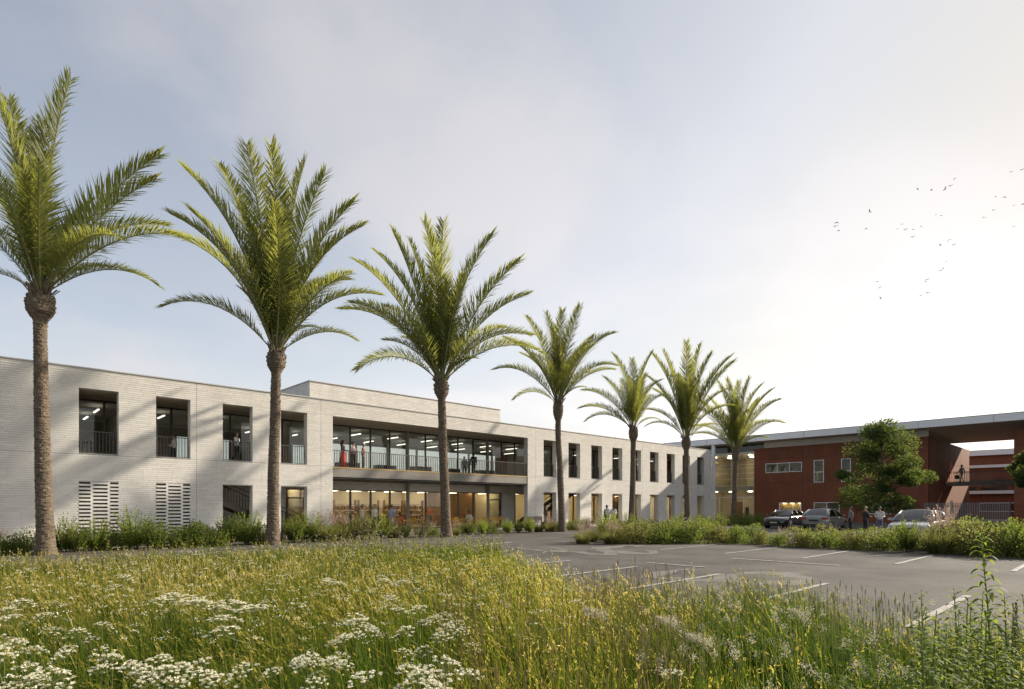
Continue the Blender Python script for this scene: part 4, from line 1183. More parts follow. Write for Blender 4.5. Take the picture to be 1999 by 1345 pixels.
hgt = (np.where(s < 7, .60, .66) - .16*np.clip((s-12)/5, 0, 1)) * (1 + .34*wob(x*1.7+3, y*1.7, 1.3)) * rng.uniform(.5, 1.2, n)
hgt *= 1 - .38*np.clip((u-1580)/200, 0, 1)*np.clip((s-4.2)/2, 0, 1)
tt = np.clip(.21 + .24*g + rng.normal(0, .17, n), 0, 1)
add_blades(x, y, hgt, (.0062 + .0008*s)*rng.uniform(.6, 1.7, n), flow(x, y) + rng.normal(0, 1.1, n), np.abs(rng.normal(.36, .30, n)), tt, 4, 2.1)
# flowering stems lean together with the wind, straw coloured where the meadow is ripe
x, y, s, u = scatter(63000, 2.2, 17)
g = gold(x, y, s, u); k = rng.uniform(0, 1, len(x)) < (.22 + .78*g)*np.clip(.7 + .9*wob(x*1.9, y*1.9, 1.1), .15, 1); x, y, s, u, g = x[k], y[k], s[k], u[k], g[k]; n = len(x)
hs = (.78 + .16*wob(x*1.7+3, y*1.7, 1.3))*rng.uniform(.72, 1.18, n); az = flow(x, y) + rng.normal(0, .55, n); ln = np.abs(rng.normal(.46, .22, n))
hs *= 1 - .38*np.clip((u-1580)/200, 0, 1)*np.clip((s-4.2)/2, 0, 1)
tt = np.clip(.50 + .24*g + rng.normal(0, .17, n), 0, 1)
add_blades(x, y, hs, (.0028 + .00036*s), az, ln, tt, 3, 2.0)
# slim seed heads drawn out along the stem
m_ = 9; f = rng.uniform(.80, 1.0, (n, m_))
d = ln[:,None]*hs[:,None]*f**2.0; zz_ = hs[:,None]*f*(1 - .35*ln[:,None]*f)
P = np.stack([x[:,None] + np.cos(az)[:,None]*d, y[:,None] + np.sin(az)[:,None]*d, zz_], -1).reshape(-1, 3)
wd = np.repeat((.0020+.00034*s), m_)
P += rng.normal(0, .0045, (len(P), 3))
T_ = np.stack([np.cos(az)*ln*1.9, np.sin(az)*ln*1.9, 1 - .7*ln], -1); T_ /= np.linalg.norm(T_, axis=1, keepdims=True)
D = np.repeat(T_, m_, 0) + unit(rng, len(P))*.32; D /= np.linalg.norm(D, axis=1, keepdims=True)
keep = np.repeat(rng.uniform(0, 1, n) < .6, m_)
V, F = quad_cloud(P[keep], D[keep], .030*rng.uniform(.6, 1.4, keep.sum()), wd[keep], rng)
Vs.append(V); Qs.append(F + off); off += len(V); tint.append(np.clip(np.repeat(.66 + .22*g + rng.normal(0, .15, n), m_)[keep].repeat(4), 0, 1))
grass = mesh_obj('meadow_grass', np_mesh('meadow_grass', np.concatenate(Vs), [np.concatenate(Qs), np.concatenate(Ts)], [M['meadow_blade']], attrs={'tint': np.concatenate(tint)}), loc=(0, 0, .005))
tag(grass, 'tall meadow grass, green below and golden where it has ripened', 'grass', kind='stuff')
# low broad-leaved herbs with tiny pale flowers along the far edge
Vs, Qs, off2 = [], [], 0
x, y, s, u = scatter(30000, 10.5, 24, -200, 1250, p=.8); k = (y > 11.5) & (s > 11); x, y, s = x[k], y[k], s[k]; n = len(x)
hz = np.where(x > 6.5, .62, .52)*(1 + .35*wob(x, y, .9))
P = np.stack([x, y, hz*rng.uniform(.1, 1, n)], -1); D = unit(rng, n) + np.array([0, 0, .5]); D /= np.linalg.norm(D, axis=1, keepdims=True)
V, F = quad_cloud(P, D, .07*rng.uniform(.6, 1.4, n), .016*rng.uniform(.7, 1.3, n), rng)
tag(mesh_obj('meadow_herbs', np_mesh('herbs', V, [F], [M['shrub_leaf_olive']])), 'low grey green herbs along the far edge of the meadow by the path', 'wild herbs', kind='stuff')
k = rng.uniform(0, 1, n) < .20; P2 = np.stack([x, y, hz*rng.uniform(.85, 1.3, n)], -1)[k]
V, F = quad_cloud(P2, unit(rng, len(P2)), .026*rng.uniform(.6, 1.4, len(P2)), .010*np.ones(len(P2)), rng)
tag(mesh_obj('meadow_flowers', np_mesh('flowers', V, [F], [M['petal_pale']])), 'tiny pale flowers scattered above the herbs at the far edge of the meadow', 'wild flowers', kind='stuff')
x, y, s, u = scatter(1500, 4.5, 14, -300, 1150); n = len(x); m_ = 9
P = np.stack([x, y, rng.uniform(.52, .80, n)], -1).repeat(m_, 0) + rng.normal(0, 1, (n*m_, 3))*np.array([.022, .022, .006])
V, F = quad_cloud(P, unit(rng, len(P))*np.array([1, 1, .4]), np.full(len(P), .016), np.full(len(P), .006), rng)
tag(mesh_obj('meadow_flowers', np_mesh('flowers', V, [F], [M['petal']])), 'small cream flower heads sprinkled through the golden part of the meadow', 'wild flowers', kind='stuff')
# timothy spikes on stiff stems
def spikes(name, x, y, h, rad, ln, m, label, lean=.10):
    n = len(x); k5 = np.arange(5)*2*np.pi/5
    az = rng.uniform(0, 6.28, n); dx, dy = np.cos(az)*lean*h*rng.uniform(0, 1, n), np.sin(az)*lean*h*rng.uniform(0, 1, n)
    rows = []
    zs = [(-1, .0)] + [(0, .5), (.25, 1.0), (.7, .9), (1, .15)]
    for f, rr_ in zs:
        if f < 0: z = np.zeros(n); rad_ = np.full(n, .0018); ox, oy = x, y
        else: z = h + ln*f; rad_ = rad*rr_; ox, oy = x + dx*(1+.2*f), y + dy*(1+.2*f)
        rows.append(np.stack([ox[:,None] + rad_[:,None]*np.cos(k5), oy[:,None] + rad_[:,None]*np.sin(k5), np.repeat(z[:,None], 5, 1)], -1))
        if f == -1:
            ox, oy, z = x + dx, y + dy, h; rows.append(np.stack([ox[:,None] + .0018*np.cos(k5), oy[:,None] + .0018*np.sin(k5), np.repeat(z[:,None], 5, 1)], -1))
    V = np.stack(rows, 1); nr = V.shape[1]; V = V.reshape(-1, 3)
    b = (np.arange(n)[:, None, None, None]*nr + np.arange(nr-1)[None, :, None, None])*5
    kk = np.arange(5)[None, None, :, None]; k2 = (kk+1) % 5
    F = np.concatenate([b+kk, b+k2, b+5+k2, b+5+kk], -1).reshape(-1, 4)
    return tag(mesh_obj(name, np_mesh(name, V, [F], [M[m]])), label, 'grass seed heads', kind='stuff')
x, y, s, u = scatter(260, 2.8, 8, 850, 1350); n = len(x)
spikes('grass_spikes', x, y, rng.uniform(.62, .88, n), np.full(n, .0048), rng.uniform(.06, .12, n), 'seed_head', 'brown cylindrical seed spikes standing on stiff stems above the grass')
mat('spike_pale', (0.27, 0.29, 0.13), 0.8, 0.2, 9, island=0.2, trans=(0.5, 0.5, 0.2), tfac=0.4)
x, y, s, u = scatter(900, 4.0, 9, 1150, 1800); n = len(x)
spikes('pale_grass_spikes', x, y, rng.uniform(.42, .70, n), np.full(n, .0062), rng.uniform(.05, .09, n), 'spike_pale', 'pale green seed spikes in the grass beside the car park')
# fluffy pale seed clusters near the car park edge
x, y, s, u = scatter(170, 3.6, 8.5, 1250, 1900); n = len(x); m_ = 46
P = np.stack([x, y, rng.uniform(.42, .66, n)], -1).repeat(m_, 0) + rng.normal(0, .021, (n*m_, 3))
V, F = quad_cloud(P, unit(rng, len(P)), np.full(len(P), .016), np.full(len(P), .0045), rng)
tag(mesh_obj('seed_fluff', np_mesh('fluff', V, [F], [M['petal_pale']])), 'fluffy pale seed clusters in the grass beside the car park', 'seed heads', kind='stuff')

# ---- cow parsley: each plant a thing
def parsley(seed, nheads=5, H=.80):
    r = random.Random(seed); rn = np.random.default_rng(seed)
    st_ = MB(); out = []
    top = Vector((0, 0, H*.62)); st_.tube([(0,0,0), (r.uniform(-.03,.03), r.uniform(-.03,.03), H*.3), top], [.0055, .0048, .004], 5, cap=False)
    for i in range(nheads):
        a = 2.4*i + r.random()*.5; q = .02 if i == 0 else r.uniform(.08, .17)
        c = Vector((q*math.cos(a), q*math.sin(a), H*r.uniform(.86, 1.02) - q*.5)); rad = r.uniform(.050, .088)
        n0 = top if i % 2 else Vector((0, 0, H*.48))
        tilt = Matrix.Rotation(r.uniform(.10, .80), 3, 'Y'); tilt = Matrix.Rotation(a + r.uniform(-.6, .6), 3, 'Z') @ tilt
        hub = c - tilt @ Vector((0, 0, rad*.75))
        st_.tube([n0, n0.lerp(hub, .6) + Vector((0,0,-.012)), hub], [.0034, .0026, .002], 4, cap=False)
        P = []; k = r.choice((15, 18, 21))
        for j in range(k):
            rr_ = rad*math.sqrt((j+.5)/k)*r.uniform(.88, 1.1); b = 2.4*j + r.uniform(-.2, .2)
            pc = c + tilt @ Vector((rr_*math.cos(b), rr_*math.sin(b), -.55*rr_**2/rad + r.uniform(-.006, .006)))
            st_.bar(hub, pc + Vector((0,0,-.008)), .0013, .0013)
            for q_ in range(13):
                e = r.random()*6.28; w = .0112*math.sqrt(r.random()); P.append((pc.x + w*math.cos(e), pc.y + w*math.sin(e), pc.z + r.uniform(-.004, .004) - 18*w*w))
        P = np.array(P); n = len(P)
        D = unit(rn, n)*np.array([1, 1, .4]); D /= np.linalg.norm(D, axis=1, keepdims=True)
        S = np.cross(D, np.array([0, 0, 1.0]) + rn.normal(0, .3, (n, 3))); S /= np.linalg.norm(S, axis=1, keepdims=True)
        L = .0048*rn.uniform(.7, 1.4, (n, 1))
        V = np.stack([P - D*L, P - S*L, P + D*L, P + S*L], 1).reshape(-1, 3); F = np.arange(n)[:, None]*4 + np.arange(4)
        out.append(('umbel', np_mesh('umbel', V, [F], [M['petal']])))
    lv = MB()
    for a in (r.random()*6, r.random()*6+2.5):
        d0 = Vector((math.cos(a), math.sin(a), .45)).normalized(); z0 = H*r.uniform(.2, .4)
        for j in range(14):
            f = .25 + .75*j/14; p = Vector((0, 0, z0)) + d0*.22*f
            sd_ = d0.cross(Vector((0,0,1))).normalized()*(1 if j % 2 else -1)
            tip = p + (sd_*.7 + d0*.6).normalized()*.075*(1.15-f); w = d0*.009
            lv.quad(p, p + (tip-p)*.5 + w, tip, p + (tip-p)*.5 - w)
    return [('stem', st_.mesh('stem', [M['umbel_stem']])), ('leaves', lv.mesh('leaves', [M['weed_leaf']]))] + out
PARS = [parsley(400+i, (1, 2, 3, 2, 4)[i], (.8, .82, .78, .84, .8)[i]) for i in range(5)]
heads_px = [(10,1180),(42,1182),(85,1200),(30,1222),(10,1250),(122,1262),(155,1240),(200,1217),(340,1142),(390,1155),(425,1172),(462,1187),(490,1185),(300,1255),(220,1255),(195,1287),(110,1332),(290,1325),(325,1265),(400,1282),(420,1310),
 (470,1322),(532,1310),(610,1250),(650,1270),(675,1283),(595,1297),(710,1320),(675,1215),(695,1190),(730,1220),(760,1176),(815,1186),(850,1184),(860,1215),(890,1206),(900,1240),(790,1270),(820,1265),(842,1300),(785,1327),(876,1312),(916,1312),
 (645,1116),(750,1120),(782,1128),(247,1130),(1310,1312),(1302,1338),(60,1345),(250,1352),(-40,1215),(-30,1290),(20,1310),(70,1290)]
pr = random.Random(4)
def pplace(u, v):
    side = 'near the left corner' if u < 130 else ('below the nearest palm' if u < 260 else ('below the second palm' if u < 560 else ('below the balcony' if u < 800 else ('below the curved palm' if u < 1000 else 'below the full crowned palm'))))
    dep = 'at the very front' if v > 1295 else ('one step back' if v > 1235 else ('deeper in the grass' if v > 1165 else 'far back in golden grass'))
    return dep + ' ' + side
byl = {}
for u, v in heads_px: byl.setdefault(pplace(u, v), []).append(u)
ORD = ['leftmost', 'second', 'third', 'fourth', 'fifth', 'sixth', 'seventh', 'eighth', 'ninth', 'tenth', 'eleventh', 'twelfth']
for i, (u, v) in enumerate(heads_px):
    z = pr.uniform(.66, .86); s_ = (EYE - z)*1151/(v - 988); x, y = at(u, s_)
    same = sorted(byl[pplace(u, v)]); w = '' if len(same) == 1 else ', ' + ORD[same.index(u)] + ' of its clump'
    o = empty('cow_parsley', (x, y, 0), pr.random()*6.28, 'white cow parsley ' + pplace(u, v) + w, 'wildflower', 'white cow parsley flowering in the meadow')
    k = z/.8; q = k*(1.75 if 1135 < v < 1190 and 330 < u < 500 else (1.4 if s_ > 4.8 else 1.02)); o.scale = (q, q, k*1.02)
    for nm, me in PARS[(i*3) % 5]: mesh_obj(nm, me, o)

# ---- tall leafy weeds at the car park edge
def weed(u, s_, H, seed, label, nleaf=34, droop=.5, ll=.15):
    r = random.Random(seed); x, y = at(u, s_)
    o = empty('leafy_weed', (x, y, 0), r.random()*6, label, 'weed', 'leafy weeds at the car park edge')
    lean = Vector((r.uniform(-.06, .06), r.uniform(-.06, .06), 0))
    c = lambda f: Vector((lean.x*f*f*H, lean.y*f*f*H, f*H))
    MB().tube([c(0), c(.3), c(.6), c(.85), c(1)], [.008, .007, .0055, .004, .002], 6).build('stem', M['umbel_stem'], o, True)
    for i in range(nleaf):
        f = .12 + .87*i/nleaf; a = 2.4*i + r.uniform(-.3, .3); L = ll*(1.25 - .75*f)*r.uniform(.75, 1.2)
        d = Vector((math.cos(a), math.sin(a), .55 + .5*f)).normalized(); sd_ = d.cross(Vector((0,0,1))).normalized()
        nr = 6; pts = []
        p = c(f)
        for j in range(nr+1):
            g_ = j/nr; w = L*.105*math.sin(math.pi*min(1, g_*.93+.05))**.8
            q = p + d*L*g_ + Vector((0, 0, -droop*L*g_*g_))
            up = Vector((0, 0, w*.35))
            pts.append([q - sd_*w + up, q, q + sd_*w + up])
        MB().grid(pts).build('leaf', M['weed_leaf'], o, True)
    return o
weed(1937, 4.6, 1.45, 1, 'tallest leafy weed, its drooping tip rising above the hedge', 70, .8, .235)
for i, (u, s_, H, lab) in enumerate([(1800,4.3,.78,'leafy weed left of the tallest weed, under the far white line'),(1860,3.9,.92,'leafy weed just left of the tallest weed'),(1975,4.1,.98,'leafy weed beside the tallest weed at the edge of the meadow'),
        (1900,3.3,.72,'short leafy weed in front of the tallest weed'),(1760,3.6,.62,'short leafy weed in the corner, farther from the tallest weed'),(1985,3.2,.66,'short leafy weed at the very corner of the meadow'),(1840,3.0,.60,'lowest leafy weed at the front of the meadow'),(1660,4.4,.66,'leafy weed among pale seed heads beside the car park'),(2040,4.3,1.0,'leafy weed just past the tallest weed'),(1770,2.9,.66,'leafy weed at the bottom of the meadow below the second far line'),(1930,2.7,.70,'broad leafy weed at the bottom right under the tallest weed'),(1700,3.2,.6,'leafy weed low in the grass left of the weed thicket'),(1885,4.6,.95,'leafy weed rising behind the tallest weed'),(1955,2.4,.6,'leafy weed hugging the bottom edge under the thicket')]):
    weed(u, s_, H, 10+i, lab, 46, .65, .19)
# thicket of the same weed filling the corner of the meadow
protos = [o for o in bpy.data.objects if o.name.startswith('leafy_weed') and o.parent is None][1:5]
wr = random.Random(8); THK = []
for i in range(46):
    u = wr.uniform(1640, 2080); s_ = wr.uniform(2.7, 5.6); x, y = at(u, s_)
    if x > 8.3: continue
    o = copy_tree(protos[i % len(protos)])
    o.location = (x, y, 0); o.rotation_euler = (0, 0, wr.random()*6.28); k = wr.uniform(.78, 1.12)*(.78 if u < 1800 else 1); o.scale = (k*1.1, k*1.1, k)
    THK.append((s_, u, o)); o['group'] = 'leafy weeds of the corner thicket'
THK.sort(key=lambda t: t[0]); NR = (len(THK) + 3)//4
for q, rw in enumerate(('nearest row', 'second row', 'third row', 'rearmost row')):
    for j, (s_, u, o) in enumerate(sorted(THK[q*NR:(q+1)*NR], key=lambda t: t[1])):
        o['label'] = 'leafy weed, ' + ORD[j] + ' from the left in the ' + rw + ' of the corner thicket'
        if j == 0: o['label'] = 'leafy weed, leftmost in the ' + rw + ' of the corner thicket'
# dark dock spike and feathery dry heads
x, y = at(1984, 4.4); o = empty('dock_plant', (x, y, 0), 0, 'dark dried dock spike beside the tallest leafy weed', 'weed')
MB().tube([(0,0,0),(.02,0,.5),(0,.02,.93)], [.007,.005,.002], 5).build('stem', M['twig'], o)
r_ = np.random.default_rng(5); n = 900; f = r_.uniform(.62, 1, n); w_ = .020*(1.15-f)/.4*np.abs(np.sin(f*38))**.4
P = np.stack([r_.normal(0, 1, n)*w_*.6, r_.normal(0, 1, n)*w_*.6, .93*f], -1)
V, F = quad_cloud(P, unit(r_, n), np.full(n, .009), np.full(n, .003), r_); mesh_obj('seed_cluster', np_mesh('dock', V, [F], [M['twig']]), o)
def drygrass(u, v, z, seed, lab):
    r_ = np.random.default_rng(seed); s_ = (EYE-z)*1151/(v-988); x, y = at(u, s_)
    o = empty('dry_grass_head', (x, y, 0), 0, lab, 'grass head', 'feathery dry grass heads leaning over the front of the meadow')
    tip = Vector((-.30*RX, -.30*RY, z)); 
    MB().tube([(0.16*RX,0.16*RY,0), (0.05*RX,.05*RY,z*.6), tip*.8 + Vector((0,0,z*.16)), tip], [.003,.0025,.002,.001], 5, cap=False).build('stem', M['seed_head'], o)
    n = 900; f = r_.uniform(0, 1, n); c = np.array([-.10*RX, -.10*RY, z*.90])[None]*(1-f[:,None]) + np.array(tip)[None]*f[:,None]
    P = c + r_.normal(0, 1, (n, 3))*(.026*(1-f)**.6 + .004)[:, None]
    V, F = quad_cloud(P, unit(r_, n), np.full(n, .010), np.full(n, .0032), r_); mesh_obj('seed_cluster', np_mesh('dry', V, [F], [M['petal_pale']]), o)
drygrass(1205, 1188, .72, 1, 'feathery dry grass head leaning out of the grass below the hedge tip')
drygrass(1350, 1205, .70, 2, 'feathery dry grass head above the dark front of the meadow')
drygrass(1600, 1190, .66, 3, 'feathery dry grass head beside the pale puddle mark')
drygrass(1420, 1240, .70, 4, 'feathery dry grass head lowest of its kind near the bottom edge')

# ================================================================== PEOPLE
def skin_mesh(name, joints, edges, root, m, sub=1):
    """one continuous surface grown round a skeleton: joints {name: (x,y,z,rx,ry)}"""
    names = list(joints); idx = {k: i for i, k in enumerate(names)}
    me = bpy.data.meshes.new(name)
    me.from_pydata([joints[k][:3] for k in names], [(idx[a], idx[b]) for a, b in edges], [])
    o = bpy.data.objects.new(name, me); COL.objects.link(o)
    md = o.modifiers.new('s', 'SKIN'); md.use_smooth_shade = True
    for k in names:
        d = me.skin_vertices[0].data[idx[k]]; d.radius = joints[k][3:5]; d.use_root = (k == root)
    if sub: o.modifiers.new('d', 'SUBSURF').levels = sub
    dg = bpy.context.evaluated_depsgraph_get()
    me2 = bpy.data.meshes.new_from_object(o.evaluated_get(dg))
    bpy.data.objects.remove(o); bpy.data.meshes.remove(me)
    me2.name = name; me2.materials.clear(); me2.materials.append(M[m])
    me2.polygons.foreach_set('use_smooth', [True]*len(me2.polygons))
    return me2
def person(x, y, z, face, pose, label, top='cloth_white', legs='cloth_navy', skin='skin', hair='hair_dark', H=1.72, sleeves='long', skirt=None, hat=None, bun=False, veil=False, longhair=False, bag=False, group=None):
    """face = heading in degrees from the X axis; skeleton looks along +X"""
    k = H/1.72
    J = {'pelvis': (0,0,.95,.115,.145), 'waist': (0,0,1.10,.10,.125), 'chest': (0,0,1.30,.115,.16), 'collar': (0,0,1.42,.08,.12), 'neck': (.0,0,1.49,.047,.047),
         'head0': (.022,0,1.552,.066,.058), 'head1': (.02,0,1.645,.095,.078), 'crown': (.0,0,1.70,.06,.055), 'nose': (.112,0,1.615,.014,.012)}
    for s, n in ((1,'l'), (-1,'r')):
        J['sh'+n] = (0,.175*s,1.40,.06,.06); J['el'+n] = (-.03,.225*s,1.13,.043,.043); J['wr'+n] = (.06,.225*s,.89,.028,.03); J['ha'+n] = (.085,.222*s,.81,.018,.036)
        J['hip'+n] = (0,.085*s,.90,.09,.09); J['kn'+n] = (.015,.095*s,.50,.058,.058); J['an'+n] = (-.01,.10*s,.09,.038,.038); J['toe'+n] = (.14,.115*s,.035,.03,.04)
    def setp(n, *p): J[n] = p + J[n][3:]
    if pose == 'walk':
        setp('knl', .16,.09,.52); setp('anl', .22,.09,.10); setp('toel', .37,.10,.05); setp('knr', -.03,-.09,.50); setp('anr', -.28,-.09,.16); setp('toer', -.16,-.10,.04)
        setp('ell', -.14,.22,1.15); setp('wrl', -.10,.22,.92); setp('hal', -.07,.22,.84); setp('elr', .10,-.22,1.14); setp('wrr', .26,-.2,.95); setp('har', .32,-.2,.89)
    if pose == 'armsup':
        for s, n in ((1,'l'), (-1,'r')): setp('el'+n, .06,.36*s,1.52); setp('wr'+n, .06,.16*s,1.66); setp('ha'+n, .0,.10*s,1.68)
    if pose == 'phone': setp('ell', .06,.27,1.20); setp('wrl', .10,.16,1.46); setp('hal', .06,.10,1.56)
    if pose == 'drink':
        setp('elr', .12,-.24,1.18); setp('wrr', .30,-.12,1.25); setp('har', .36,-.08,1.28)
    if pose == 'talk':
        setp('ell', .02,.24,1.14); setp('wrl', .26,.18,1.10); setp('hal', .34,.16,1.11); setp('elr', .02,-.24,1.14); setp('wrr', .24,-.14,1.08); setp('har', .32,-.11,1.08)
    if pose == 'akimbo':
        for s, n in ((1,'l'), (-1,'r')): setp('el'+n, -.06,.36*s,1.16); setp('wr'+n, .03,.20*s,1.02); setp('ha'+n, .06,.15*s,1.0)
    if pose == 'crossed':
        for s, n in ((1,'l'), (-1,'r')): setp('el'+n, .08,.24*s,1.14); setp('wr'+n, .20,-.02*s,1.17); setp('ha'+n, .20,-.10*s,1.19)
    if pose == 'sit':
        dz = -.47
        for n in list(J):
            if n[:2] not in ('kn', 'an', 'to'): J[n] = (J[n][0], J[n][1], J[n][2]+dz) + J[n][3:]
        for s, n in ((1,'l'), (-1,'r')):
            setp('kn'+n, .42,.11*s,.49); setp('an'+n, .40,.11*s,.08); setp('toe'+n, .54,.12*s,.035)
            setp('wr'+n, .22,.17*s,.70); setp('el'+n, .0,.24*s,.68); setp('ha'+n, .31,.13*s,.69)
    J = {n: tuple(v*k for v in p) for n, p in J.items()}
    body_e = [('pelvis','waist'),('waist','chest'),('chest','collar'),('collar','neck'),('neck','head0'),('head0','head1'),('head1','crown'),('head1','nose')]
    arms_e = [e for n in 'lr' for e in (('chest','sh'+n),('sh'+n,'el'+n),('el'+n,'wr'+n),('wr'+n,'ha'+n))]
    legs_e = [e for n in 'lr' for e in (('pelvis','hip'+n),('hip'+n,'kn'+n),('kn'+n,'an'+n),('an'+n,'toe'+n))]
    p = empty('person', (x, y, z), R(face), label, 'person', group)
    b = skin_mesh('body', J, body_e+arms_e+legs_e, 'pelvis', skin)
    # five fingers each hand, rooted in the palm, joined to the same body mesh
    fm = MB()
    for n in 'lr':
        w = Vector(J['wr'+n][:3]); h = Vector(J['ha'+n][:3]); d = (h-w).normalized(); sd_ = d.cross(Vector((0,0,1)) if abs(d.z) < .8 else Vector((1,0,0))).normalized()
        for i, (o_, L) in enumerate(((-.027,.068),(-.009,.078),(.009,.074),(.026,.058))):
            c = h + sd_*o_*k; curl = d.cross(sd_)*.018*k
            fm.tube([c - d*.02*k, c + d*L*.5*k, c + d*L*.9*k + curl], [.009*k, .008*k, .006*k], 5)
        fm.tube([h - d*.045*k + sd_*.02*k, h + sd_*.05*k - d*.01*k, h + sd_*.052*k + d*.025*k], [.011*k, .009*k, .007*k], 5)
    for s in (-1, 1):   # ears
        c = Vector(J['head1'][:3]); fm.tube([c + Vector((-.01*k, .078*s*k, -.05*k)), c + Vector((-.012*k, .09*s*k, 0)), c + Vector((-.015*k, .08*s*k, .02*k))], [.008*k,.016*k,.008*k], 5)
    bmx = bmesh.new(); bmx.from_mesh(b); fm2 = fm.mesh('f', [M[skin]], True); bmx.from_mesh(fm2); bmx.to_mesh(b); bmx.free(); bpy.data.meshes.remove(fm2)
    b.polygons.foreach_set('use_smooth', [True]*len(b.polygons))
    mesh_obj('body', b, p)
    # eyes
    c = Vector(J['head1'][:3]); em = MB()
    for s in (-1, 1):
        e = c + Vector((.088*k, .032*s*k, -.012*k)); em.tube([e - Vector((.008*k,0,0)), e + Vector((.006*k,0,0))], [.010*k, .006*k], 6)
    em.build('eyes', M['hair_dark'], p)
    g = lambda n, f: J[n][:3] + (J[n][3]*f, J[n][4]*f)
    sj = {n: g(n, 1.26) for n in ('pelvis','waist','chest','collar')}; se = [('pelvis','waist'),('waist','chest'),('chest','collar'),('collar','throat')]; sj['throat'] = (0,0,J['neck'][2]-.02*k,.062*k,.066*k)
    for n in 'lr':
        sj['sh'+n] = g('sh'+n, 1.2); se.append(('chest','sh'+n)); se.append(('sh'+n,'el'+n))
        if sleeves == 'long':
            sj['el'+n] = g('el'+n, 1.3); sj['wr'+n] = g('wr'+n, 1.35); se.append(('el'+n,'wr'+n))
        else:
            a, b_ = Vector(J['sh'+n][:3]), Vector(J['el'+n][:3]); m_ = a.lerp(b_, .75); sj['el'+n] = tuple(m_) + (J['el'+n][3]*1.4,)*2
    mesh_obj('shirt', skin_mesh('shirt', sj, se, 'waist', top), p)
    if skirt:
        zt = J['waist'][2]; lm = MB().lathe([(.14*k, zt), (.19*k, zt-.18*k), (.22*k, .55*k), (.27*k, .12*k)], 18)
        mesh_obj('skirt', lm.mesh('skirt', [M[skirt]], True), p, scale=(.85, 1, 1))
    else:
        pz = J['pelvis']; tj = {'pelvis': g('pelvis', 1.10), 'belt': (pz[0], pz[1], pz[2]+.11*k, .115*k, .138*k)}; te = [('belt', 'pelvis')]
        for n in 'lr':
            for q, f in (('hip', 1.12), ('kn', 1.25), ('an', 1.5)): tj[q+n] = g(q+n, f)
            te += [('pelvis','hip'+n), ('hip'+n,'kn'+n), ('kn'+n,'an'+n)]
        mesh_obj('trousers', skin_mesh('trousers', tj, te, 'belt', legs), p)
    for n in 'lr':
        a, t_ = Vector(J['an'+n][:3]), Vector(J['toe'+n][:3])
        MB().tube([a + Vector((-.03*k,0,-.05*k)), a.lerp(t_, .5) + Vector((0,0,-.012*k)), t_ + Vector((.02*k,0,0))], [.042*k, .045*k, .028*k], 8).build('shoe', M['plastic_black'], p, True)
    # hair as a cap over the back and top of the head
    hm = MB(); hcol = 'cloth_black' if veil else hair; nu, nv = 14, 20
    rows = []
    for i in range(nu + 1):
        el = math.pi/2 - (math.pi*.80)*i/nu; row = []
        for j in range(nv + 1):
            az = math.pi + (-1 + 2*j/nv)*(math.pi if el > .62 else math.pi*(.60 + .40*max(0, (el+.2)/.82)) if el > -.2 else math.pi*.60)
            wv_ = 1 + .04*math.sin(5*az + 3*el)
            row.append((c.x - .012*k + .112*k*wv_*math.cos(el)*math.cos(az), .094*k*wv_*math.cos(el)*math.sin(az), c.z + .005*k + .108*k*wv_*math.sin(el)))
        rows.append(row)
    if hcol != skin:
        hm.grid(rows)
        if longhair or veil: hm.tube([(c.x-.06*k,0,c.z+.02*k),(c.x-.085*k,0,c.z-.12*k),(c.x-.095*k,0,c.z-.24*k),(c.x-.09*k,0,c.z-.33*k)], [.075*k,.095*k,.085*k,.03*k], 10)
        if bun: hm.tube([(c.x-.09*k,0,c.z+.04*k),(c.x-.115*k,0,c.z+.07*k),(c.x-.15*k,0,c.z+.10*k),(c.x-.165*k,0,c.z+.11*k)], [.02*k,.045*k,.045*k,.012*k], 8)
        hm.build('headscarf' if veil else 'hair', M[hcol], p, True)
    if hat:
        mesh_obj('hat', MB().lathe([(.155*k,c.z+.035*k),(.15*k,c.z+.05*k),(.10*k,c.z+.055*k),(.098*k,c.z+.12*k),(.05*k,c.z+.15*k),(.002,c.z+.152*k)], 16).mesh('hat', [M[hat]], True), p)
    if bag:
        h = Vector(J['har'][:3]); bgp = empty('shopping_bag', p.matrix_basis @ (h - Vector((0, 0, .02))), R(face), 'dark bag carried by the person on the walkway', 'bag')
        MB().box(-.18,.18,-.07,.07,-.55,-.16).build('bag_body', M['cloth_black'], bgp)
        MB().tube([(-.11,0,-.16),(-.06,0,-.02),(.06,0,-.02),(.11,0,-.16)], .01, 5).build('handle', M['cloth_black'], bgp)
    return p
def pat(u, Y): return on_y(u, Y), Y
TL = math.degrees(AZ) + 90; TR = math.degrees(AZ) - 90; TC = math.degrees(AZ) + 180   # facing left, right, or towards the lens
def P_(u, Y, z, face, pose, label, **kw): return person(on_y(u, Y), Y, z, face, pose, label, **kw)
P_(172, 40.5, 3.96, TR, 'stand', 'dim figure standing indoors behind the first upper opening', top='cloth_black', legs='cloth_black', skin='skin_dark')
P_(341, 33.75, 3.62, TL+15, 'talk', 'man in a white shirt coming up the stair in the second upper opening', top='cloth_white', legs='cloth_navy')
P_(463, 33.8, 3.96, TR, 'walk', 'bald man in a white shirt walking past the third upper opening', top='cloth_white', legs='cloth_black', hair='skin')
P_(670, 33.5, 3.96, TR, 'talk', 'woman in a black headscarf and long red skirt on the balcony', top='cloth_black', skirt='cloth_red', skin='skin_dark', veil=True, H=1.74)
P_(690, 33.4, 3.96, TL+140, 'crossed', 'woman with a hair bun in a dark grey top on the balcony', top='cloth_grey', legs='cloth_black', bun=True, hair='hair_brown', H=1.66)
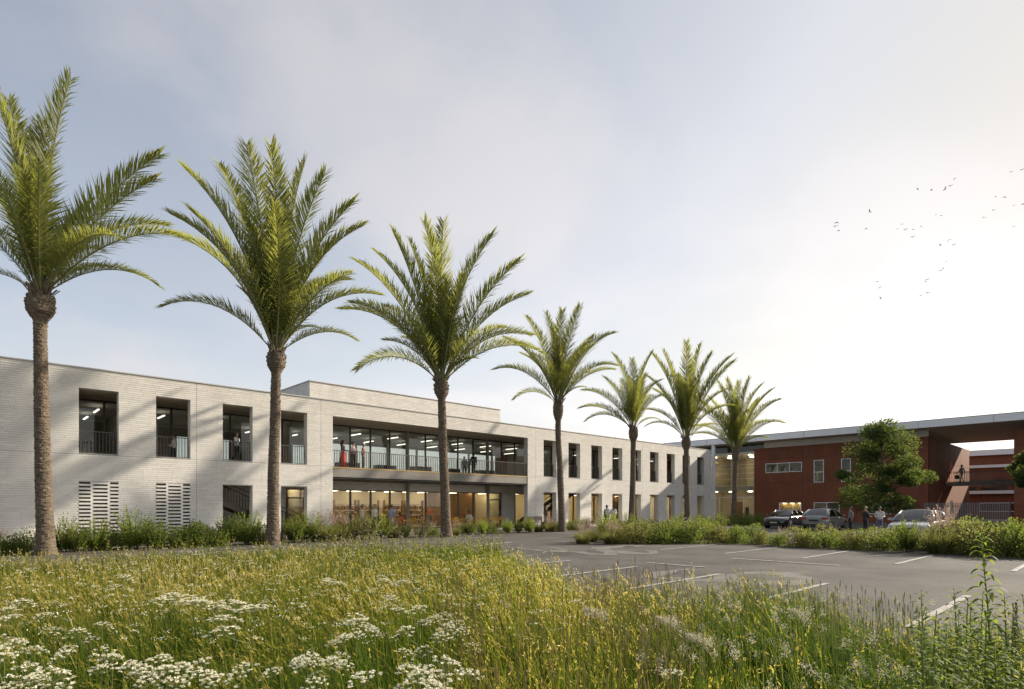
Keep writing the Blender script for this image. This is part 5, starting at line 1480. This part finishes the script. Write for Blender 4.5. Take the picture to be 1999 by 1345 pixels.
P_(710, 33.3, 3.96, TR, 'stand', 'person in a flat hat and brown jacket leaning near the balcony railing', top='cloth_brown', legs='cloth_grey', hat='cloth_pale', hair='hair_fair', H=1.60)
P_(925, 34.6, 3.96, math.degrees(AZ), 'walk', 'person in black walking away along the balcony near the open door', top='cloth_black', legs='cloth_black', skin='skin_dark')
P_(907, 37.6, 3.96, TC, 'stand', 'pale figure standing inside behind the upper balcony glazing', top='cloth_pale', legs='cloth_grey')
P_(708, 32.0, 0.0, TR+20, 'armsup', 'person in a white tee with raised arms on the terrace', top='cloth_white', legs='cloth_cream', sleeves='short', H=1.70)
P_(732, 31.6, 0.0, TC-40, 'phone', 'person in a white shirt holding a phone to the ear on the terrace', top='cloth_white', legs='cloth_navy', hair='hair_fair', H=1.74)
P_(765, 30.9, 0.0, math.degrees(AZ)-20, 'stand', 'man in a pale blue shirt seen from behind on the terrace', top='cloth_blue', legs='cloth_cream', sleeves='short', hair='hair_brown', H=1.72)
P_(840, 37.6, 0.02, TC, 'stand', 'person in orange standing inside behind the ground floor glass', top='cloth_orange', legs='cloth_grey', H=1.70)
P_(1066, 30.6, 0.0, TR+30, 'stand', 'woman with long brown hair standing by the dark bench', top='cloth_brown', legs='cloth_grey', longhair=True, hair='hair_brown', H=1.66)
P_(1185, 27.6, 0.0, TC+20, 'stand', 'man in a lilac shirt standing behind the shrubs', top='cloth_lilac', legs='cloth_navy', skin='skin_dark', sleeves='short', H=1.70)
P_(1198, 27.4, 0.0, TC-25, 'talk', 'man in a white jacket standing beside the man in lilac', top='cloth_white', legs='cloth_cream', skin='skin_dark', H=1.70)
x, y = at(1690, 36); person(x, y, 0, TR+10, 'talk', 'fair haired person in black talking beside the white car', top='cloth_black', legs='cloth_black', hair='hair_fair', H=1.60)
x, y = at(1718, 34); person(x, y, 0, TL+60, 'talk', 'person in a pale hooded sweater talking beside the white car', top='cloth_pale', legs='cloth_jean', hair='hair_dark', H=1.60)
x, y = at(1661, 38); person(x, y, 0, TL, 'stand', 'person in a striped jumper standing behind the silver hatchback', top='cloth_grey', legs='cloth_black', H=1.60)
x = 75.0; person(x, on_x(1878, x) if False else 0, 0, 0, 'stand', 'x') if False else None
a_, b_ = ray(1878); person(75.0, 75.0/a_*b_, 4.10, TL, 'walk', 'person in a grey shirt walking with a bag on the upper walkway', top='cloth_pale', legs='cloth_cream', hair='hair_dark', bag=True, H=1.75)

# ================================================================== TERRACE FURNITURE
def chair_meshes():
    t = lambda pts, r=.012: MB().tube(pts, r, 6)
    seat = MB().box(-.21,.21,-.21,.21,.435,.455)
    back = MB()
    for i in range(4): back.box(-.235,-.22,-.20,.20,.58+.075*i,.63+.075*i)
    legs = []
    for sx in (-1, 1):
        for sy in (-1, 1): legs.append(t([(sx*.22, sy*.20, 0), (sx*.20, sy*.19, .435)]))
    fr = t([(-.20,-.20,.44),(-.235,-.21,.88),(-.235,.21,.88),(-.20,.20,.44)])
    arm = [t([(-.22,s*.22,.66),(.18,s*.23,.66),(.20,s*.21,.44)]) for s in (-1,1)]
    return [('seat', seat), ('backrest', back), ('back_frame', fr)] + [('leg', l) for l in legs] + [('armrest', a) for a in arm]
CH_ = [(n, m_.mesh(n, [M['yellow_metal']])) for n, m_ in chair_meshes()]
def chair(u, Y, rz, label):
    o = empty('terrace_chair', (on_y(u, Y), Y, 0.004), R(rz), label, 'chair', 'yellow metal chairs on the terrace')
    for n, me in CH_: mesh_obj(n, me, o)
    return o
def table(u, Y, label):
    o = empty('terrace_table', (on_y(u, Y), Y, 0.004), 0, label, 'table', 'yellow metal tables on the terrace')
    MB().box(-.35,.35,-.35,.35,.72,.745).build('tabletop', M['yellow_metal'], o)
    for sx in (-1,1):
        for sy in (-1,1): MB().tube([(sx*.32,sy*.32,0),(sx*.30,sy*.30,.72)], .014, 6).build('leg', M['yellow_metal'], o)
    return o
c1 = chair(781, 31.8, 20, 'yellow metal chair under the seated person in the red top')
P_(781, 31.8, 0.0, 20, 'sit', 'person in a red top sitting on a yellow chair on the terrace', top='cloth_orange', legs='cloth_navy', skin='skin_dark', sleeves='short')
chair(802, 32.4, 200, 'yellow metal chair facing the seated person in red'); table(792, 32.6, 'yellow metal table beside the seated person in red')
P_(916, 31.0, 0.0, 190, 'sit', 'man in a cream shirt sitting on a yellow chair right of the curved palm', top='cloth_cream', legs='cloth_brown', skin='skin_dark', H=1.9)
chair(916, 31.0, 190, 'yellow metal chair under the man in the cream shirt'); table(903, 31.4, 'yellow metal table in front of the man in the cream shirt')
chair(889, 31.0, 10, 'yellow metal chair facing the man in the cream shirt'); chair(896, 32.6, -80, 'yellow metal chair behind the table of the man in cream')
table(962, 33.4, 'yellow metal table before the glazed door under the balcony'); chair(950, 33.2, 0, 'yellow metal chair on the near side of the door table'); chair(975, 33.6, 180, 'yellow metal chair on the far side of the door table'); chair(745, 33.4, 120, 'yellow metal chair behind the phoning person')
chair(757, 34.2, 60, 'yellow metal chair against the ground floor glass behind the man in blue')
o = empty('bench', (on_y(1049, 31.2), 31.2, 0.004), 0, 'dark slatted bench against the white wall beside the woman with long hair', 'bench')
for i in range(4): MB().box(-.8,.8,-.22+.11*i,-.13+.11*i,.43,.46).build('slat', M['dark_metal'], o)
for i in range(3): MB().box(-.8,.8,.25,.28,.55+.11*i,.64+.11*i).build('slat', M['dark_metal'], o)
for sx in (-.7,.7): MB().box(sx-.03,sx+.03,-.22,.20,0,.425).box(sx-.03,sx+.03,.201,.245,0,.85).build('leg', M['dark_metal'], o)
# bookcases added in place of a striped reflection in the ground floor glass
shm = MB()
for i in range(5): shm.box(-1.0,1.0,-.16,.16,.08+.42*i,.11+.42*i)
shelf_m = shm.mesh('shelf', [M['timber']]); side_m = MB().box(-1.03,-1.0,-.16,.16,0,2.1).box(1.0,1.03,-.16,.16,0,2.1).mesh('side_panel', [M['timber']])
def books(seed):
    r = random.Random(seed); b = MB()
    for i in range(4):
        x = -.97
        while x < .94:
            w = r.uniform(.03, .07); h = r.uniform(.2, .34)
            if r.random() < .85: b.box(x, x+w-.004, -.12, .12, .112+.42*i, .112+.42*i+h)
            x += w
    return b.mesh('books', [M['book']])
BK = [books(i) for i in range(3)]
shl = ['first tall bookcase indoors from the near corner of the glass','second bookcase indoors from the near corner','third bookcase indoors, behind the phoning person','fourth bookcase indoors, behind the man in blue','fifth bookcase indoors, behind the concrete column','last bookcase indoors before the timber partition']
for i in range(6):
    o = empty('bookcase', (17.6+1.95*i+.4*(i//2), 41.6+.35*(i % 2), .02), 0, shl[i], 'bookcase', 'bookcases in the ground floor room')
    mesh_obj('shelves', shelf_m, o); mesh_obj('side_panels', side_m, o); tag(mesh_obj('books', BK[i % 3], o), kind='stuff')
# desks on the upper floor
def desk(x, y, lab):
    o = empty('desk', (x, y, 3.96), 0, lab, 'desk', 'desks in the upper room behind the balcony')
    MB().box(-.8,.8,-.4,.4,.72,.75).build('desktop', M['room_floor'], o); MB().box(-.78,.78,.36,.38,.3,.72).build('modesty_panel', M['dark_metal'], o)
    for sx in (-.75,.75): MB().box(sx-.02,sx+.02,-.36,.35,0,.72).build('leg', M['dark_metal'], o)
for x, y, l in ((20.2,38.2,'desk seen through the balcony glazing behind the people'),(23.6,38.8,'desk indoors beside the balcony column'),(26.4,38.2,'desk indoors behind the curved palm trunk'),(29.6,38.6,'desk indoors left of the open balcony door'),(33.2,38.4,'desk indoors at the far end of the balcony glazing')): desk(x, y, l)

# ================================================================== CARS
def car(x, y, rz, paint, label, L=4.35, W=1.80, H=1.46, hatch=True, light_plate=True):
    o = empty('parked_car', (x, y, 0), R(rz), label, 'car', 'parked cars beyond the hedge')
    hL = L/2; hw = W/2; zb = .92     # belt line
    # lower body: stations from nose to tail  (x, half width, deck height, low edge)
    st_ = [(hL,.50,.52,.28),(hL-.02,.66,.62,.22),(hL-.10,.78,.70,.19),(hL-.30,.86,.76,.18),(hL-.75,.90,.83,.18),(hL-1.15,.90,.90,.18),(hL-1.5,.90,.94,.18),(0,.90,.95,.18),(-.8,.90,.96,.18),(-hL+.75,.90,.97,.18),
           (-hL+.32,.87,.98 if hatch else .97,.20),(-hL+.10,.80,.97 if hatch else .95,.24),(-hL+.02,.72,.90,.30),(-hL,.60,.78,.36)]
    rows = []
    for sx, w, zd, zl in st_:
        w = w*hw/.90
        half = [(0,zl),(w*.55,zl),(w*.92,zl+.03),(w*.985,zl+.16),(w,(zl+zd)*.52),(w*.985,zd-.14),(w*.95,zd-.05),(w*.86,zd),(w*.5,zd+.02),(0,zd+.028)]
        ring = [(sx, a, z) for a, z in half] + [(sx, -a, z) for a, z in reversed(half[1:-1])]
        rows.append(ring + [ring[0]])
    b = MB(); b.grid(rows); b.poly([p for p in rows[0][:-1]]); b.poly([p for p in reversed(rows[-1][:-1])])
    # roof and pillars
    xA, xB, xC, xD = hL-1.12, hL-1.95, -hL+(1.05 if hatch else 1.55), -hL+(.28 if hatch else .72)
    wb_, wt = hw*.93, hw*.68; zA, zD = .93, .99
    def prof(tx, ty):                 # roof skin
        xx = xB + (xC-xB)*tx; zz = H - .05*(2*tx-.8)**2 - .05*ty*ty; return (xx, wt*ty*(1-.03*(2*tx-1)**2), zz)
    b.grid([[prof(i/8, -1+j/5) for j in range(11)] for i in range(9)])
    rA = [prof(0, -1+j/5) for j in range(11)]; rC = [prof(1, -1+j/5) for j in range(11)]
    for s in (-1, 1):
        b.bar((xA,wb_*s,zA),(xB,wt*s,prof(0,1)[2]),.07,.06); b.bar((xD,wb_*s*.95,zD),(xC,wt*s,prof(1,1)[2]),.20 if hatch else .12,.09)
        b.bar((xB,wt*s,prof(0,1)[2]),(xC,wt*s,prof(1,1)[2]),.06,.05); b.bar((-.15,wb_*s*1.0,.95),(-.22,wt*s,H-.10),.07,.05)
    b.build('body', M[paint], o, True)
    wA = [(xA + .10*(1-abs(-1+j/5)**2), wb_*(-1+j/5), zA+.015) for j in range(11)]
    MB().grid([[tuple(Vector(wA[j]).lerp(Vector(rA[j]), i/5) + Vector((.03*math.sin(math.pi*i/5), 0, .02*math.sin(math.pi*i/5)))) for j in range(11)] for i in range(6)]).build('windscreen', M['car_glass'], o, True)
    wD = [(xD - .07*(1-abs(-1+j/5)**2), wb_*.95*(-1+j/5), zD) for j in range(11)]
    MB().grid([[tuple(Vector(rC[j]).lerp(Vector(wD[j]), i/5) + Vector((-.03*math.sin(math.pi*i/5), 0, .015))) for j in range(11)] for i in range(6)]).build('rear_window', M['car_glass'], o, True)
    for s in (-1, 1):
        for (a0, a1, t0, t1) in ((xA-.10, -.12, xB-.02, -.19), (-.20, xD+.18, -.26, xC+.10)):
            MB().quad((a0,wb_*s*1.005,.955),(a1,wb_*s*1.005,.965),(t1,wt*s*1.02,H-.125),(t0,wt*s*1.02,H-.115)).build('side_window', M['car_glass'], o)
        MB().box(xA-.22,xA-.06,min(s*hw*1.0,s*hw*1.16),max(s*hw*1.0,s*hw*1.16),.94,1.06).build('wing_mirror', M[paint], o)
        h = MB().grid([[(hL-.055-.05*i-.10*j*.5, s*(.50+.09*j)*hw/.9, .60+.055*i+.012*j) for j in range(4)] for i in range(3)]); h.v = [(v[0]+.035, v[1], v[2]) for v in h.v]
        h.build('headlight', M['lamp_clear'], o)
        t_ = MB().box(-hL-.015,-hL+.16,min(s*.50,s*.865)*hw/.9,max(s*.50,s*.865)*hw/.9,.74,.88); t_.build('tail_light', M['lamp_red'], o)
        MB().tube([(.25,s*hw*.985,.80),(.10,s*hw*1.01,.80),(-.02,s*hw*.985,.80)], .012, 5).build('door_handle', M['lamp_clear'], o)
        for wx in (hL-.82, -hL+.78):
            wgrp = MB().tube([(wx, s*(hw-.22), .31), (wx, s*(hw+.005), .31)], .31, 24).build('wheel', M['tyre'], o)
            rim = MB(); rim.tube([(wx, s*(hw-.02), .31), (wx, s*(hw+.012), .31)], .20, 20); rim.build('rim', M['rim_alloy'], wgrp)
            arch = MB(); arch.grid([[(wx+rd*math.cos(a), s*(hw*.985), .31+rd*math.sin(a)) for a in np.linspace(-.1, math.pi+.1, 16)] for rd in (.31, .37)]); arch.build('wheel_arch', M['plastic_black'], o)
    g = MB().box(hL-.02,hL+.012,-.40,.40,.50,.60); g.build('grille', M['plastic_black'], o)
    MB().box(hL-.06,hL+.008,-.62,.62,.25,.37).build('lower_grille', M['plastic_black'], o)
    MB().box(hL+.013,hL+.022,-.26,.26,.40,.49).build('number_plate', M['plate_cream'], o)
    MB().box(-hL-.03,-hL-.005,-.30,.30,.60,.72).build('number_plate', M['plastic_black'], o)
    MB().box(-hL-.02,-hL+.12,-.7,.7,.30,.42).build('rear_bumper', M['plastic_black'], o)
    seats = MB()
    for sx in (.25, -.75):
        for sy in (-.38, .38): seats.box(sx-.10, sx+.05, sy-.22, sy+.22, .55, 1.15)
    seats.build('seats', M['plastic_black'], o)
    return o
car(46.2, 18.3, 180, 'car_dark', 'dark purple saloon parked nose out beside the silver hatchback', 4.6, 1.8, 1.42, False)
car(44.9, 15.1, 0, 'car_silver', 'silver grey hatchback showing its tail lights, parked beside the dark saloon', 4.3, 1.8, 1.52, True)
car(35.6, 7.55, 180, 'car_white', 'pale silver white car with a wide windscreen behind the hedge', 4.5, 1.88, 1.50, True)

# ================================================================== BIRDS
def bird_mesh(seed, flap):
    r = random.Random(seed); body = MB(); body.tube([(.16,0,0),(.11,0,.012),(.0,0,.0),(-.10,0,-.004),(-.20,0,0)], [.008,.028,.036,.022,.004], 6)
    body.poly([(-.15,-.012,0),(-.15,.012,0),(-.27,.04,.0),(-.27,-.04,.0)])
    wings = MB()
    for s in (-1, 1):
        z1, z2 = .16*flap, .22*flap - .04
        wings.grid([[(.08, s*.03, .01), (.10, s*.20, .01+z1), (.0, s*.42, z2)], [(.0, s*.03, .012), (.02, s*.2, .014+z1), (-.04, s*.41, z2)], [(-.07, s*.03, 0), (-.07, s*.18, z1), (-.07, s*.36, z2)]])
    return body.mesh('body', [M['bird_dark']], True), wings.mesh('wings', [M['bird_dark']])
BD = [bird_mesh(i, f) for i, f in enumerate((1.0, .35, -.5, .7))]
bz = [(230,563),(218,597),(237,630),(467,617),(497,477),(556,1051),(582,1094),(586,1185),(727,621),(764,581),(791,625),(856,622),(851,684),(920,598),(890,287),(1002,301),(1115,292),(1161,264),(1193,204),(1042,498),(1084,506),(1077,751),(1148,707),(1188,746),(1127,885),(1098,944),(1071,959),(972,1031),(956,1050),(972,1142),(912,1167),(1657,149),(1750,132),(1531,354),(1602,354),(1676,427),(1511,465),(1436,525),(1757,412),(1678,600)]
br = random.Random(12)
def bird_label(u, v):
    if u < 1645: return ['topmost bird of the close trio at the head of the flock','middle bird of the close trio at the head of the flock','lowest bird of the close trio at the head of the flock']
    return None
grp3 = ['uppermost bird of the dark close trio', 'middle bird of the dark close trio', 'lowest bird of the dark close trio']
names = grp3 + ['bird below and right of the close trio', 'gliding bird above the close trio', 'uppermost of three birds low over the farthest palm side', 'middle of three birds low in the flock', 'lowest bird of the whole flock', 'leftmost bird of the central cluster', 'topmost bird of the central cluster', 'small round bird in the central cluster',
  'bird with bent wings in the central cluster', 'lowest bird of the central cluster', 'outermost bird trailing the central cluster', 'first of two birds high above the central cluster', 'second of two birds high above the central cluster', 'lower of two gliding birds with straight wings', 'upper of two gliding birds with straight wings', 'bird just above the two gliding birds',
  'first of a pair between cluster and edge', 'second of a pair between cluster and edge', 'double winged bird below the pair', 'upper faint bird below the pair', 'small faint bird right of the double winged bird', 'upper bird of the descending string', 'middle bird of the descending string', 'lower bird of the descending string',
  'upper bird of a low close pair', 'lower bird of a low close pair', 'right bird of the last low two', 'left bird of the last low two', 'bird high near the corner of the sky', 'bird cut by the edge of the sky', 'left of two faint birds near the edge', 'right of two faint birds near the edge', 'faint bird below the two near the edge', 'faint dot of a bird beside the edge group', 'faint bird lowest of the edge group', 'faint bird at the extreme edge', 'faintest bird far down the edge']
for i, (zx, zy) in enumerate(bz):
    u = 1580 + zx/4.203; v = 300 + zy/4.203
    s_ = br.uniform(85, 120) if zx < 700 else br.uniform(110, 150); x, y = at(u, s_)
    bm_, wm_ = BD[(i*3 + (2 if i % 5 == 0 else 0)) % 4]
    o = empty('bird', (x, y, zat(v, s_)), br.uniform(2.2, 4.6), names[i], 'bird', 'birds flying in a loose flock over the red building', scale=br.uniform(.75, 1.15))
    o.rotation_euler = (br.uniform(-.5, .5), br.uniform(-.3, .2), br.uniform(2.2, 4.6))
    mesh_obj('body', bm_, o); mesh_obj('wings', wm_, o)

# twin shrubs: the taller one of each pair says so
by = {}
for o, lab, h in SHR: by.setdefault(lab, []).append(o)
for lab, os_ in by.items():
    if len(os_) > 1:
        os_.sort(key=lambda o: -o.scale.z)
        for o, w in zip(os_, (['taller', 'lower'] if len(os_) == 2 else ['tallest', 'middling', 'lowest', 'least'])): o['label'] = w + ' ' + lab
for o in bpy.data.objects:
    if 'label' in o.keys() and len(o['label'].split()) > 16: print('LONG', len(o['label'].split()), o['label'])
